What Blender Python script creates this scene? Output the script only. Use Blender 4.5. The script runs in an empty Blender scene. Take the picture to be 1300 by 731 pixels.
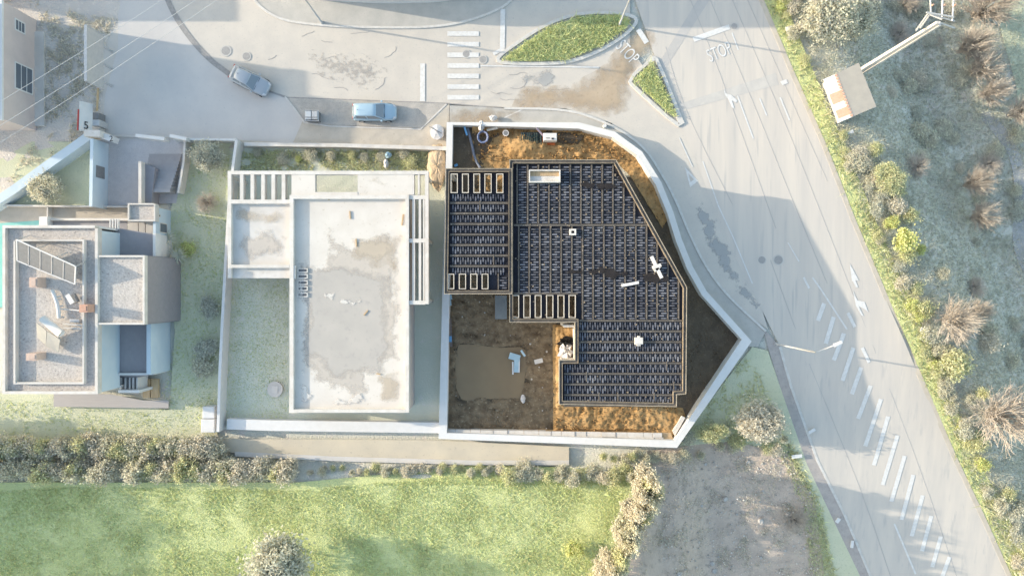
import bpy, bmesh, math, random
import numpy as np
from mathutils import Vector, Matrix
from mathutils.geometry import delaunay_2d_cdt

# ------------------------------------------------------------------ camera, light, exposure
SC = bpy.context.scene
COL = SC.collection
H, S = 70.0, 13.1                     # drone height (m), photo pixels per metre on the ground
cam = bpy.data.cameras.new('drone_camera')
cam.sensor_width = 36.0
cam.lens = 36.0 * H / (1300.0 / S)
cam.clip_end = 3000
cob = bpy.data.objects.new('drone_camera', cam); COL.objects.link(cob)
cob.location = (0, 0, H); SC.camera = cob

SUN_EL, SUN_SLOPE = 17.0, 0.165
world = bpy.data.worlds.new('World'); SC.world = world; world.use_nodes = True
wn = world.node_tree
sky = wn.nodes.new('ShaderNodeTexSky'); sky.sky_type = 'NISHITA'; sky.sun_disc = False
sky.sun_elevation = math.radians(SUN_EL)
sky.sun_rotation = math.radians(-81.5)
sky.altitude = 100; sky.air_density = 1.5; sky.dust_density = 2.0
bg = wn.nodes['Background']; bg.inputs[1].default_value = 0.15
wn.links.new(sky.outputs[0], bg.inputs[0])
sl = bpy.data.lights.new('sun', 'SUN'); sl.energy = 2.4; sl.angle = math.radians(0.5); sl.color = (1.0, 0.87, 0.68)
so = bpy.data.objects.new('sun', sl); COL.objects.link(so)
hl = math.hypot(1, SUN_SLOPE)
so.rotation_euler = Vector((1, -SUN_SLOPE, -math.tan(math.radians(SUN_EL)) * hl)).to_track_quat('-Z', 'Y').to_euler()
so.location = (-120, 20, 60)
vs = SC.view_settings
vs.view_transform = 'Standard'; vs.look = 'None'; vs.gamma = 1; vs.exposure = 1.44

rng = random.Random(7)
nr = np.random.RandomState(11)

# ------------------------------------------------------------------ terrain and pixel -> place
def ss(t):
    t = np.clip(t, 0, 1); return t * t * (3 - 2 * t)
def mx(px): return (px - 650) / S
def my(py): return (365.5 - py) / S
RE_Y = np.array([my(p) for p in (1200, 731, 580, 370, 185, 0, -400)])
RE_X = np.array([mx(p) for p in (1500, 1280, 1210, 1120, 1045, 965, 790)])
def hz(x, y):
    """ground height at world x, y"""
    x = np.asarray(x, float); y = np.asarray(y, float)
    d = x - np.interp(y, RE_Y, RE_X) - 4.0
    z = -5.0 * ss(d / 13.0)
    t = ss((x - mx(850)) / 5.0)
    u = np.clip((my(430) - y) / (300 / S), 0, 1.6)
    z = z - 3.6 * u * u / (u + .16) * t
    f = ss((my(588) - y) / 1.5) * (1 - ss((x - mx(806)) / 3.0))
    return z + 1.2 * f
def P(px, py, z=None):
    """point of the photo at height z (or on the terrain)"""
    if z is None:
        z = 0.0
        for _ in range(5):
            k = (H - z) / H
            z = float(hz(mx(px) * k, my(py) * k))
    k = (H - z) / H
    return Vector((mx(px) * k, my(py) * k, z))
def vnoise(x, y, seed=0):
    x = np.asarray(x, float); y = np.asarray(y, float)
    xi = np.floor(x).astype(int); yi = np.floor(y).astype(int); fx = ss(x - xi); fy = ss(y - yi)
    def h(a, b):
        v = np.sin(a * 127.1 + b * 311.7 + seed * 74.7) * 43758.5453
        return v - np.floor(v)
    return (h(xi, yi) * (1 - fx) + h(xi + 1, yi) * fx) * (1 - fy) + (h(xi, yi + 1) * (1 - fx) + h(xi + 1, yi + 1) * fx) * fy
def fbm(x, y, f=1.0, o=4, seed=0):
    s = 0; a = 0.5
    for i in range(o):
        s = s + a * vnoise(x * f, y * f, seed + i * 13); f *= 2.1; a *= 0.5
    return s

# ------------------------------------------------------------------ materials
EXPO = 2 ** 1.2
GAIN = (0.62 * EXPO, 0.625 * EXPO, 0.62 * EXPO)
def A(c, k=1.0):
    """real base colour of a surface from its sunlit look"""
    out = []
    for v, g in zip(c, GAIN):
        v /= 255.0
        l = v / 12.92 if v <= 0.04045 else ((v + 0.055) / 1.055) ** 2.4
        out.append(min(0.86, l * k / g))
    return (*out, 1)
def M(name, c1, c2=None, scale=3.0, c3=None, scale3=25.0, f3=0.5, rough=0.9, bump=0.0, bscale=30.0, bdist=0.03, island=0.0,
      spec=0.25, metal=0.0, alpha_mask=False, stretch=None, edge=0.5, opac=1.0, isl_sat=False, trans=0.0, soft=0.35):
    m = bpy.data.materials.new(name); m.use_nodes = True
    nt = m.node_tree; N = nt.nodes; L = nt.links
    b = N['Principled BSDF']; out = N['Material Output']
    b.inputs['Roughness'].default_value = rough
    b.inputs['Specular IOR Level'].default_value = spec
    b.inputs['Metallic'].default_value = metal
    geo = N.new('ShaderNodeNewGeometry')
    tc = N.new('ShaderNodeTexCoord')
    mp = N.new('ShaderNodeMapping'); L.new(tc.outputs['Object'], mp.inputs['Vector'])
    if stretch: mp.inputs['Rotation'].default_value = (0, 0, stretch[0]); mp.inputs['Scale'].default_value = stretch[1]
    def noise(sc, det=5.0, vec=None):
        n = N.new('ShaderNodeTexNoise'); n.inputs['Scale'].default_value = sc; n.inputs['Detail'].default_value = det
        n.inputs['Roughness'].default_value = 0.62
        L.new(vec or mp.outputs[0], n.inputs['Vector']); return n.outputs['Fac']
    def ramp(fac, lo, hi):
        r = N.new('ShaderNodeMapRange'); r.inputs['From Min'].default_value = lo; r.inputs['From Max'].default_value = hi
        L.new(fac, r.inputs['Value']); return r.outputs[0]
    def mix(fac, a, bb):
        x = N.new('ShaderNodeMix'); x.data_type = 'RGBA'
        if isinstance(fac, float): x.inputs[0].default_value = fac
        else: L.new(fac, x.inputs[0])
        for i, v in ((6, a), (7, bb)):
            if isinstance(v, tuple): x.inputs[i].default_value = v
            else: L.new(v, x.inputs[i])
        return x.outputs[2]
    colr = A(c1)
    if c2: colr = mix(ramp(noise(scale), 0.36, 0.64), colr, A(c2))
    if c3: colr = mix(ramp(noise(scale3, 3.0), f3, f3 + 0.12), colr, A(c3))
    if island:
        r = N.new('ShaderNodeMapRange'); r.inputs['To Min'].default_value = 1 - island; r.inputs['To Max'].default_value = 1 + island
        L.new(geo.outputs['Random Per Island'], r.inputs['Value'])
        hsv = N.new('ShaderNodeHueSaturation'); L.new(r.outputs[0], hsv.inputs['Value'])
        if isinstance(colr, tuple): hsv.inputs['Color'].default_value = colr
        else: L.new(colr, hsv.inputs['Color'])
        if isl_sat:
            r2 = N.new('ShaderNodeMapRange'); r2.inputs['To Min'].default_value = 0.48; r2.inputs['To Max'].default_value = 0.53
            L.new(geo.outputs['Random Per Island'], r2.inputs['Value']); L.new(r2.outputs[0], hsv.inputs['Hue'])
        colr = hsv.outputs[0]
    if isinstance(colr, tuple): b.inputs['Base Color'].default_value = colr
    else: L.new(colr, b.inputs['Base Color'])
    if bump:
        bp = N.new('ShaderNodeBump'); bp.inputs['Strength'].default_value = bump; bp.inputs['Distance'].default_value = bdist
        L.new(noise(bscale, 6.0), bp.inputs['Height']); L.new(bp.outputs[0], b.inputs['Normal'])
    if trans:
        tl = N.new('ShaderNodeBsdfTranslucent'); mt = N.new('ShaderNodeMixShader'); mt.inputs[0].default_value = trans
        if isinstance(colr, tuple): tl.inputs['Color'].default_value = colr
        else: L.new(colr, tl.inputs['Color'])
        L.new(b.outputs[0], mt.inputs[1]); L.new(tl.outputs[0], mt.inputs[2]); L.new(mt.outputs[0], out.inputs['Surface'])
    if alpha_mask:
        at = N.new('ShaderNodeAttribute'); at.attribute_name = 'mask'
        ad = N.new('ShaderNodeMath'); ad.operation = 'MULTIPLY_ADD'
        n2 = noise(alpha_mask if not isinstance(alpha_mask, bool) else 0.8, 6.0)
        ad.inputs[1].default_value = 3.4 * edge; L.new(n2, ad.inputs[0]); L.new(at.outputs['Fac'], ad.inputs[2])
        r = N.new('ShaderNodeMapRange'); r.inputs['From Min'].default_value = 1.7 * edge; r.inputs['From Max'].default_value = 1.7 * edge + soft * edge
        r.inputs['To Max'].default_value = opac
        L.new(ad.outputs[0], r.inputs['Value'])
        tr = N.new('ShaderNodeBsdfTransparent'); mxs = N.new('ShaderNodeMixShader')
        L.new(r.outputs[0], mxs.inputs[0]); L.new(tr.outputs[0], mxs.inputs[1]); L.new(b.outputs[0], mxs.inputs[2])
        L.new(mxs.outputs[0], out.inputs['Surface'])
    return m

asphalt   = M('asphalt', (232,225,214), (222,216,207), .5, (206,203,198), 5, .6, bump=.25, bscale=40, bdist=.01)
main_road = M('main_road_asphalt', (234,226,215), (222,216,208), .9, (213,209,203), 2.2, .58, bump=.25, bscale=40, bdist=.01, stretch=(math.radians(22), (1, .06, 1)))
plaza_m   = M('plaza_asphalt', (232,228,223), (222,219,216), .35, (214,212,211), 4, .62, bump=.3, bscale=25, bdist=.01)
paving    = M('sidewalk_paving', (216,213,206), (203,201,195), .8, (190,188,182), 9, .6, bump=.4, bscale=14, bdist=.02)
sandy     = M('sandy_concrete', (226,217,203), (212,204,190), .9, (190,180,165), 6, .62, bump=.4, bscale=12, bdist=.03)
cobble    = M('cobbles', (218,212,203), (200,195,188), 1.2, (180,177,172), 14, .55, bump=.8, bscale=16, bdist=.04)
kerb_m    = M('kerb_stone', (240,238,233), (224,221,215), 3, rough=.8)
gutter_m  = M('dark_gutter', (188,185,182), (170,168,166), 4, bump=.5)
paint     = M('road_paint', (252,252,250), (238,237,233), 4, (222,218,212), 7, .64, rough=.7)
base_m    = M('rough_ground', (186,188,170), (200,196,184), .25, (168,172,152), 3, .55, bump=.8, bscale=6, bdist=.1)
scrub_m   = M('scrub_ground', (248,247,234), (240,241,226), .3, (250,243,234), .7, .55, bump=.9, bscale=5, bdist=.15)
dirt_m    = M('grey_dirt', (236,217,199), (218,200,184), .7, (196,181,167), 1.6, .56, bump=1, bscale=5, bdist=.12)
field_m   = M('field_grass', (232,240,176), (224,233,166), .25, (206,214,164), 3.5, .56, bump=1, bscale=7, bdist=.12)
lawn_m    = M('lawn_grass', (236,238,208), (228,232,200), .5, (216,221,192), 5, .56, bump=.9, bscale=9, bdist=.08)
ochre     = M('ochre_soil', (208,172,122), (182,146,98), .9, (112,86,60), 3.5, .57, bump=.6, bscale=7, bdist=.06)
mud       = M('dark_mud', (158,140,114), (118,102,82), 1.4, (196,180,152), 4, .6, bump=1, bscale=5, bdist=.12)
shadesoil  = M('shade_darkened_soil', (124,110,92), (104,92,78), .8, (150,136,116), 5, .6, bump=1, bscale=5, bdist=.12)  # dark soil with the shade painted into its colour
pondm     = M('muddy_water', (158,138,108), (150,130,102), .3, rough=.25, spec=.3)
poolm     = M('pool_water', (150,226,214), (170,232,222), 1, rough=.08, spec=.5)
white     = M('white_render', (250,250,249), (243,243,241), 1.5, rough=.7)
blueshade_wall  = M('white_render_in_blue_shade', (226,242,252), (216,235,248), .7, rough=.8)  # white render tinted blue, the sky-lit shade put into its colour
whitedirt = M('white_concrete', (244,241,236), (228,223,215), 1.2, (206,198,186), 6, .64, rough=.85, bump=.2)
conc      = M('pale_concrete', (238,235,230), (226,222,215), .6, (210,205,197), 5, .66, rough=.85, bump=.2)
roofconc  = M('dry_roof_concrete', (243,238,230), (232,226,217), .5, (216,208,196), 3, .62, rough=.85, bump=.15)
damp_shade   = M('damp_shade_roof_concrete', (232,224,213), (223,216,207), .35, (212,206,198), 2.5, .6, rough=.7, alpha_mask=.7, edge=1.0, opac=.85, soft=.8)  # damp concrete tone, also used to paint shadow on the small roof
beigestain= M('beige_roof_stain', (230,217,197), (220,208,190), .5, rough=.7, alpha_mask=.5, edge=1.0, opac=.8, soft=.9)
mudstain  = M('road_mud', (222,203,178), (208,188,162), .6, (194,174,150), 2.5, .56, rough=.9, alpha_mask=.6, edge=1.0, opac=.9, soft=1.6, bump=.3)
dampstain = M('road_damp', (206,207,206), (199,201,201), 1, rough=.7, alpha_mask=.7, edge=1.0, opac=.75)
trench    = M('asphalt_patch', (226,222,215), (214,211,206), 1, rough=.9)
beigepath = M('beige_concrete_path', (236,224,200), (222,212,192), .4, (200,190,172), 3, .62, bump=.3)
blockm    = M('ceiling_block', (124,127,135), (90,94,106), .4, (172,172,170), 2.2, .62, rough=.85, island=.45, spec=.2)
joistm    = M('joist_concrete', (118,113,107), (100,97,94), 1.5, (164,154,142), 5, .6, rough=.9)
traym     = M('slab_tray', (54,56,66), (42,44,53), 1, rough=.9)
edgem     = M('edge_board_wood', (200,190,172), (176,166,148), 1.5, (140,128,112), 6, .6, rough=.8)
boardm    = M('formwork_board', (166,154,136), (140,128,112), 1.5, (120,106,90), 8, .6, rough=.8)
formpale  = M('pale_formwork', (240,232,218), (222,212,196), 2, rough=.8)
wetboards = M('wet_dark_deck', (62,57,55), (48,44,44), 1.5, rough=.5, alpha_mask=1.1, edge=.35, opac=.95)
gravel    = M('roof_gravel', (232,226,219), (204,198,192), 6, (172,166,163), 4.5, .58, bump=1, bscale=9, bdist=.06)
darkclad  = M('dark_cladding', (172,169,174), (165,163,168), 2, rough=.6)
darkfloor = M('dark_terrace', (180,179,184), (174,173,178), 2, rough=.7)
windowm   = M('window_glass', (118,128,140), rough=.08, spec=.6)
carglass  = M('car_glass', (150,162,172), rough=.05, spec=.7)
bluepaint = M('pale_blue_car_paint', (184,214,234), rough=.28, spec=.6)
silver    = M('silver_car_paint', (196,204,212), rough=.28, spec=.6, metal=.2)
rubber    = M('rubber', (58,58,60), rough=.9)
lamp_red  = M('tail_lamp', (214,130,124), rough=.3)
lamp_wht  = M('head_lamp', (238,240,244), rough=.1, spec=.6)
metalm    = M('galvanised_metal', (225,226,226), (208,210,212), 6, rough=.45, metal=.2)
greymetal = M('grey_plastic', (150,152,154), (138,140,142), 4, rough=.6)
darkmetal = M('dark_steel', (62,66,74), (44,48,56), 6, rough=.7)
wirem     = M('cable', (226,226,226), rough=.6)
terra     = M('terracotta', (226,186,166), (214,172,152), 5, rough=.85)
pinkbrick = M('pink_brick', (230,208,194), (220,196,182), 4, rough=.9)
timber    = M('timber', (222,196,158), (200,172,134), 6, rough=.8, stretch=(0,(1,.15,1)))
bluething = M('blue_plastic', (130,190,235), (110,172,224), 3, rough=.5)
paleblue  = M('pale_blue_foam', (196,226,240), (180,214,232), 2, rough=.7)
hosem     = M('grey_hose', (140,148,164), (120,128,146), 4, rough=.6)
tarp      = M('white_tarp', (244,242,240), (226,224,224), 3, rough=.6)
blacktarp = M('black_sheet', (40,40,42), (30,30,32), 3, rough=.5)
shedroof  = M('shed_roof_concrete', (206,200,188), (196,190,180), 1.2, rough=.9, bump=.3)
render_g  = M('grey_pink_render', (216,204,198), (204,196,194), .8, rough=.9)
leaf_a    = M('leaf_pale_green', (248,247,206), (240,241,192), .6, rough=.8, island=.28, isl_sat=True, trans=.45)
leaf_b    = M('leaf_grey_green', (249,246,228), (241,239,216), .6, rough=.8, island=.28, isl_sat=True, trans=.45)
leaf_c    = M('leaf_bright', (249,250,182), (242,246,170), .6, rough=.8, island=.28, isl_sat=True, trans=.45)
leaf_d    = M('leaf_straw', (253,249,232), (248,242,224), .6, rough=.85, island=.22, trans=.45)
leaf_e    = M('leaf_dark', (242,242,226), (232,234,218), .6, rough=.8, island=.28, isl_sat=True, trans=.45)
grass_m   = M('grass_blades', (244,249,192), (238,244,182), .3, rough=.85, island=.18, isl_sat=True, trans=.4)
twig_m    = M('bare_twig', (253,246,236), (248,236,222), 1, rough=.9, island=.12, trans=.25)
bark      = M('bark', (150,136,122), (130,118,106), 4, rough=.95)
stonem    = M('stone', (226,222,216), (204,200,194), 3, rough=.9, island=.15)
letter_k  = M('black_letter', (40,40,44), rough=.6)
redm      = M('red_paint', (214,96,90), rough=.6)

# ------------------------------------------------------------------ mesh helpers
class MB:
    def __init__(s): s.v = []; s.f = []; s.sm = False
    def add(s, vs_, fs_):
        n = len(s.v); s.v.extend([tuple(p) for p in vs_]); s.f.extend([tuple(i + n for i in f) for f in fs_]); return s
    def box(s, x0, x1, y0, y1, z0, z1):
        if x0 > x1: x0, x1 = x1, x0
        if y0 > y1: y0, y1 = y1, y0
        return s.add([(x0,y0,z0),(x1,y0,z0),(x1,y1,z0),(x0,y1,z0),(x0,y0,z1),(x1,y0,z1),(x1,y1,z1),(x0,y1,z1)],
                     [(3,2,1,0),(4,5,6,7),(0,1,5,4),(1,2,6,5),(2,3,7,6),(3,0,4,7)])
    def bbox(s, x0, x1, y0, y1, z0, z1, b=.03):
        """box with chamfered top edges"""
        if x0 > x1: x0, x1 = x1, x0
        if y0 > y1: y0, y1 = y1, y0
        return s.add([(x0,y0,z0),(x1,y0,z0),(x1,y1,z0),(x0,y1,z0),(x0,y0,z1-b),(x1,y0,z1-b),(x1,y1,z1-b),(x0,y1,z1-b),
                      (x0+b,y0+b,z1),(x1-b,y0+b,z1),(x1-b,y1-b,z1),(x0+b,y1-b,z1)],
                     [(3,2,1,0),(0,1,5,4),(1,2,6,5),(2,3,7,6),(3,0,4,7),(4,5,9,8),(5,6,10,9),(6,7,11,10),(7,4,8,11),(8,9,10,11)])
    def prism(s, pts, z0, z1):
        n = len(pts)
        a = sum(pts[i][0]*pts[(i+1)%n][1]-pts[(i+1)%n][0]*pts[i][1] for i in range(n))
        if a < 0: pts = pts[::-1]
        zz0 = z0 if hasattr(z0, '__len__') else [z0]*n; zz1 = z1 if hasattr(z1, '__len__') else [z1]*n
        return s.add([(p[0],p[1],z) for p, z in zip(pts, zz0)] + [(p[0],p[1],z) for p, z in zip(pts, zz1)],
                     [tuple(range(n-1,-1,-1)), tuple(range(n,2*n))] + [(i,(i+1)%n,n+(i+1)%n,n+i) for i in range(n)])
    def bar(s, a, b, w, h, up=(0,0,1), w2=None, h2=None):
        a = Vector(a); b = Vector(b); d = (b-a).normalized(); u = Vector(up)
        if abs(d.dot(u)) > .95: u = Vector((0,1,0))
        r = d.cross(u).normalized(); u = r.cross(d).normalized()
        w2 = w if w2 is None else w2; h2 = h if h2 is None else h2
        vs_ = []
        for p, ww, hh in ((a,w,h),(b,w2,h2)):
            for i, j in ((-1,-1),(1,-1),(1,1),(-1,1)): vs_.append(p + r*(i*ww/2) + u*(j*hh/2))
        return s.add(vs_, [(3,2,1,0),(4,5,6,7),(0,1,5,4),(1,2,6,5),(2,3,7,6),(3,0,4,7)])
    def tube(s, pts, r, n=6, cap=True):
        pts = [Vector(p) for p in pts]; rs = r if hasattr(r, '__len__') else [r]*len(pts)
        rings = []
        ref = Vector((0,0,1))
        for i, p in enumerate(pts):
            d = (pts[min(i+1,len(pts)-1)] - pts[max(i-1,0)]).normalized()
            rr = ref if abs(d.dot(ref)) < .9 else Vector((0,1,0))
            x = d.cross(rr).normalized(); y = d.cross(x)
            rings.append([p + (x*math.cos(k*2*math.pi/n) + y*math.sin(k*2*math.pi/n))*rs[i] for k in range(n)])
        fs_ = []
        for i in range(len(pts)-1):
            for k in range(n): fs_.append((i*n+k, i*n+(k+1)%n, (i+1)*n+(k+1)%n, (i+1)*n+k))
        if cap: fs_ += [tuple(range(n)), tuple(range(len(pts)*n-1, (len(pts)-1)*n-1, -1))]
        return s.add([v for rg in rings for v in rg], fs_)
    def cyl(s, c, r, z0, z1, n=16, r1=None):
        r1 = r if r1 is None else r1
        return s.add([(c[0]+r*math.cos(k*2*math.pi/n), c[1]+r*math.sin(k*2*math.pi/n), z0) for k in range(n)] +
                     [(c[0]+r1*math.cos(k*2*math.pi/n), c[1]+r1*math.sin(k*2*math.pi/n), z1) for k in range(n)],
                     [tuple(range(n-1,-1,-1)), tuple(range(n,2*n))] + [(k,(k+1)%n,n+(k+1)%n,n+k) for k in range(n)])
    def build(s, name, mat, parent=None, smooth=False, loc=None):
        me = bpy.data.meshes.new(name); me.from_pydata(s.v, [], s.f); me.update()
        if smooth: me.shade_smooth()
        me.materials.append(mat)
        return link(name, me, parent, loc)
def link(name, me, parent=None, loc=None):
    o = bpy.data.objects.new(name, me); COL.objects.link(o)
    if parent is not None:
        o.parent = parent
        if loc is None: o.matrix_parent_inverse = Matrix.LocRotScale(parent.location, parent.rotation_euler, parent.scale).inverted()
    if loc is not None: o.location = loc
    return o
def tag(o, label=None, cat=None, group=None, kind=None):
    if label: o['label'] = label
    if cat: o['category'] = cat
    if group: o['group'] = group
    if kind: o['kind'] = kind
    return o
def empty(name, loc, label, cat, group=None, rz=0.0):
    o = bpy.data.objects.new(name, None); o.empty_display_size = .2; COL.objects.link(o)
    o.location = loc; o.rotation_euler = (0,0,rz)
    return tag(o, label, cat, group)
def copy_tree(o, loc=None, rz=None, sc=None, label=None, group=None):
    def cp(x, par):
        c = x.copy(); COL.objects.link(c)
        if par is not None: c.parent = par
        for ch in x.children: cp(ch, c)
        return c
    c = cp(o, None)
    if loc is not None: c.location = loc
    if rz is not None: c.rotation_euler = (c.rotation_euler[0], c.rotation_euler[1], rz)
    if sc is not None: c.scale = (sc, sc, sc) if not hasattr(sc, '__len__') else sc
    if label: c['label'] = label
    if group: c['group'] = group
    return c
def wpoly(px, z=None): return [P(a, b, z) for a, b in px]
def smooth_poly(px, n=2, closed=True):
    pts = [np.array(p, float) for p in px]
    for _ in range(n):
        o = []
        m = len(pts)
        for i in range(m if closed else m-1):
            a, b = pts[i], pts[(i+1) % m]; o += [a*.75+b*.25, a*.25+b*.75]
        if not closed: o = [pts[0]] + o + [pts[-1]]
        pts = o
    return [tuple(p) for p in pts]
def inside(xs, ys, poly):
    r = np.zeros(len(xs), bool); n = len(poly)
    for i in range(n):
        x1, y1 = poly[i][:2]; x2, y2 = poly[(i+1) % n][:2]
        c = ((y1 > ys) != (y2 > ys)); r ^= c & (xs < (x2-x1)*(ys-y1)/((y2-y1) if y2 != y1 else 1e-9) + x1)
    return r
def edge_dist(xs, ys, poly):
    d = np.full(len(xs), 1e9); n = len(poly)
    for i in range(n):
        ax, ay = poly[i][:2]; bx, by = poly[(i+1) % n][:2]
        dx, dy = bx-ax, by-ay; t = np.clip(((xs-ax)*dx+(ys-ay)*dy)/(dx*dx+dy*dy+1e-12), 0, 1)
        d = np.minimum(d, np.hypot(xs-ax-t*dx, ys-ay-t*dy))
    return d
def sheet(name, px, dz, mat, step=None, holes=(), kind='structure', parent=None, z=None, disp=None, mask=False, smooth=False, jitter=0):
    """a ground sheet that follows the terrain; px is its outline in the photo"""
    poly = wpoly(px, z)
    P2 = [Vector((p.x, p.y)) for p in poly]
    hs = [[Vector((q.x, q.y)) for q in wpoly(h, z)] for h in holes]
    if step:      # densify the outline so it follows the terrain
        def dens(pl):
            o = []
            for i in range(len(pl)):
                a, b = pl[i], pl[(i+1) % len(pl)]; k = max(1, int((b-a).length/(step*2)))
                o += [a.lerp(b, t/k) for t in range(k)]
            return o
        P2 = dens(P2)
    v = list(P2); e = [(i, (i+1) % len(P2)) for i in range(len(P2))]
    for h in hs:
        n = len(v); v += h; e += [(n+i, n+(i+1) % len(h)) for i in range(len(h))]
    if step:
        xs = np.arange(min(p.x for p in P2), max(p.x for p in P2), step); ys = np.arange(min(p.y for p in P2), max(p.y for p in P2), step)
        gx, gy = [a.ravel() for a in np.meshgrid(xs, ys)]
        gx = gx + nr.uniform(-jitter, jitter, len(gx)) * step; gy = gy + nr.uniform(-jitter, jitter, len(gy)) * step
        k = inside(gx, gy, P2) & (edge_dist(gx, gy, P2) > step*.4)
        for h in hs: k &= ~(inside(gx, gy, h)) & (edge_dist(gx, gy, h) > step*.3)
        v += [Vector((a, b)) for a, b in zip(gx[k], gy[k])]
    ov, oe, of, *_ = delaunay_2d_cdt(v, e, [], 0, 1e-5)
    X = np.array([p.x for p in ov]); Y = np.array([p.y for p in ov])
    F = np.array([f for f in of if len(f) == 3])
    cx, cy = X[F].mean(1), Y[F].mean(1)
    k = inside(cx, cy, P2)
    for h in hs: k &= ~inside(cx, cy, h)
    F = F[k]
    Z = (hz(X, Y) if z is None else np.full(len(X), z)) + dz
    if disp is not None: Z = Z + disp(X, Y, np.minimum(edge_dist(X, Y, P2), 9))
    ar = (X[F[:,1]]-X[F[:,0]])*(Y[F[:,2]]-Y[F[:,0]])-(X[F[:,2]]-X[F[:,0]])*(Y[F[:,1]]-Y[F[:,0]])
    F[ar < 0] = F[ar < 0][:, ::-1]
    used = np.unique(F); rm = np.full(len(X), -1); rm[used] = np.arange(len(used))
    me = bpy.data.meshes.new(name); me.from_pydata(list(zip(X[used], Y[used], Z[used])), [], rm[F].tolist()); me.update()
    if mask:
        at = me.attributes.new('mask', 'FLOAT', 'POINT')
        d = edge_dist(X[used], Y[used], P2)
        at.data.foreach_set('value', (np.minimum(d, 3.0) / 1.0 - (0.55 if mask is True else mask)).astype(np.float32))
    if smooth: me.shade_smooth()
    me.materials.append(mat)
    o = link(name, me, parent)
    if kind: o['kind'] = kind
    return o
def line_px(px, z, w):
    """outline (in metres) of a ribbon of width w along a photo polyline at height z"""
    c = [P(a, b, z) for a, b in px]; L_, R_ = [], []
    for i, p in enumerate(c):
        cl = (c[0] - c[-1]).length < 1e-4; m_ = len(c) - 1
        d = (c[(i+1) % m_] - c[(i-1) % m_]) if cl else (c[min(i+1, len(c)-1)] - c[max(i-1, 0)])
        d1 = (c[i] - (c[(i-1) % m_] if cl else c[max(i-1, 0)])); d1.z = 0
        d.z = 0; d.normalize(); n = Vector((-d.y, d.x, 0))
        if cl and d1.length > 1e-6:
            d1.normalize(); n = n / max(.5, n.dot(Vector((-d1.y, d1.x, 0))))
        L_.append(p + n*w/2); R_.append(p - n*w/2)
    return L_, R_
def ribbon(name, px, w, z0, z1, mat, parent=None, z=None, follow=True, kind=None):
    """a kerb, wall or strip: photo polyline with width w, from z0 to z1 above the ground"""
    Lp, Rp = line_px(px, z, w)
    m = MB()
    n = len(Lp); vs_ = []
    for a, b in zip(Lp, Rp):
        g1 = float(hz(a.x, a.y)) if z is None else 0; g2 = float(hz(b.x, b.y)) if z is None else 0
        vs_ += [(a.x,a.y,g1+z0),(b.x,b.y,g2+z0),(b.x,b.y,g2+z1),(a.x,a.y,g1+z1)]
    fs_ = []
    for i in range(n-1):
        q = i*4
        for k in range(4): fs_.append((q+k, q+4+k, q+4+(k+1)%4, q+(k+1)%4))
    if px[0] != px[-1]: fs_ += [(0,1,2,3), ((n-1)*4+3,(n-1)*4+2,(n-1)*4+1,(n-1)*4)]
    m.add(vs_, fs_)
    o = m.build(name, mat, parent)
    if kind: o['kind'] = kind
    return o

# ------------------------------------------------------------------ the ground
def base_ground():
    a = np.concatenate([np.array([-900,-500,-300,-180,-120,-90]), np.arange(-75, 75.1, .75), np.array([90,120,180,300,500,900])])
    gx, gy = np.meshgrid(a, a); n = len(a)
    z = hz(gx, gy) + (fbm(gx, gy, .5, 4) - .5) * .3 * (np.interp(gy, RE_Y, RE_X) + 5 < gx) - .17 * (np.interp(gy, RE_Y, RE_X) + 5 > gx) - .02
    f = [(i*n+j, i*n+j+1, (i+1)*n+j+1, (i+1)*n+j) for i in range(n-1) for j in range(n-1)]
    me = bpy.data.meshes.new('ground'); me.from_pydata(list(zip(gx.ravel(), gy.ravel(), z.ravel())), [], f); me.shade_smooth()
    me.materials.append(scrub_m); tag(link('ground', me), kind='structure')
base_ground()
sheet('side_street', [(130,-30),(800,-30),(800,60),(860,150),(860,175),(820,185),(778,157),(718,138),(650,137),(565,132),(360,124),(385,150),(385,182),(128,182),(128,60),(135,20)], .012, asphalt, step=2)
sheet('plaza', [(150,60),(150,-30),(208,-30),(212,0),(232,36),(262,72),(300,97),(365,126),(386,150),(372,182),(128,182),(134,120)], .024, plaza_m, step=2)
road_L = [(795,-40),(806,0),(832,75),(858,150),(880,195),(905,260),(935,330),(968,395),(990,440),(1006,490),(1040,585),(1075,655),(1107,731),(1130,780)]
road_R = [(945,-40),(965,0),(1003,90),(1045,185),(1082,280),(1120,370),(1165,475),(1210,580),(1248,660),(1280,731),(1302,780)]
sheet('main_road', road_L + road_R[::-1], .034, main_road, step=.8)
sheet('slip_lane', [(778,157),(820,140),(858,150),(880,195),(905,260),(935,330),(968,395),(975,418),(938,392),(908,360),(888,332),(868,292),(848,244),(828,206),(806,182),(770,162)], .023, asphalt, step=1.5)
pave_R = [(571,134),(650,138),(718,139),(760,152),(795,170),(820,190),(838,218),(856,250),(872,290),(892,332),(915,366),(943,394),(972,420),(962,440)]
sheet('sidewalk', pave_R + [(935,440),(880,380),(840,270),(800,190),(700,165),(571,165)], .05, paving, step=2)
sheet('forecourt_sidewalk', [(385,156),(420,160),(534,164),(567,133),(570.5,133),(570.5,190),(290,188),(300,178),(372,182),(386,150)], .05, sandy, step=2)
sheet('parking_bay', [(364,124),(567,132),(534,163),(420,159),(386,155)], .045, cobble)
sheet('north_sidewalk', smooth_poly([(318,-30),(323,2),(340,16),(362,26),(400,31),(440,34),(530,35),(575,31),(615,20),(648,4),(662,-30)], 1), .09, paving, step=2)
ribbon('kerb', smooth_poly([(318,-20),(322,1),(340,17),(362,27),(400,32),(440,35),(530,36),(575,32),(615,21),(650,4),(664,-30)], 2, False), .22, 0, .14, kerb_m, kind='structure')
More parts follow.
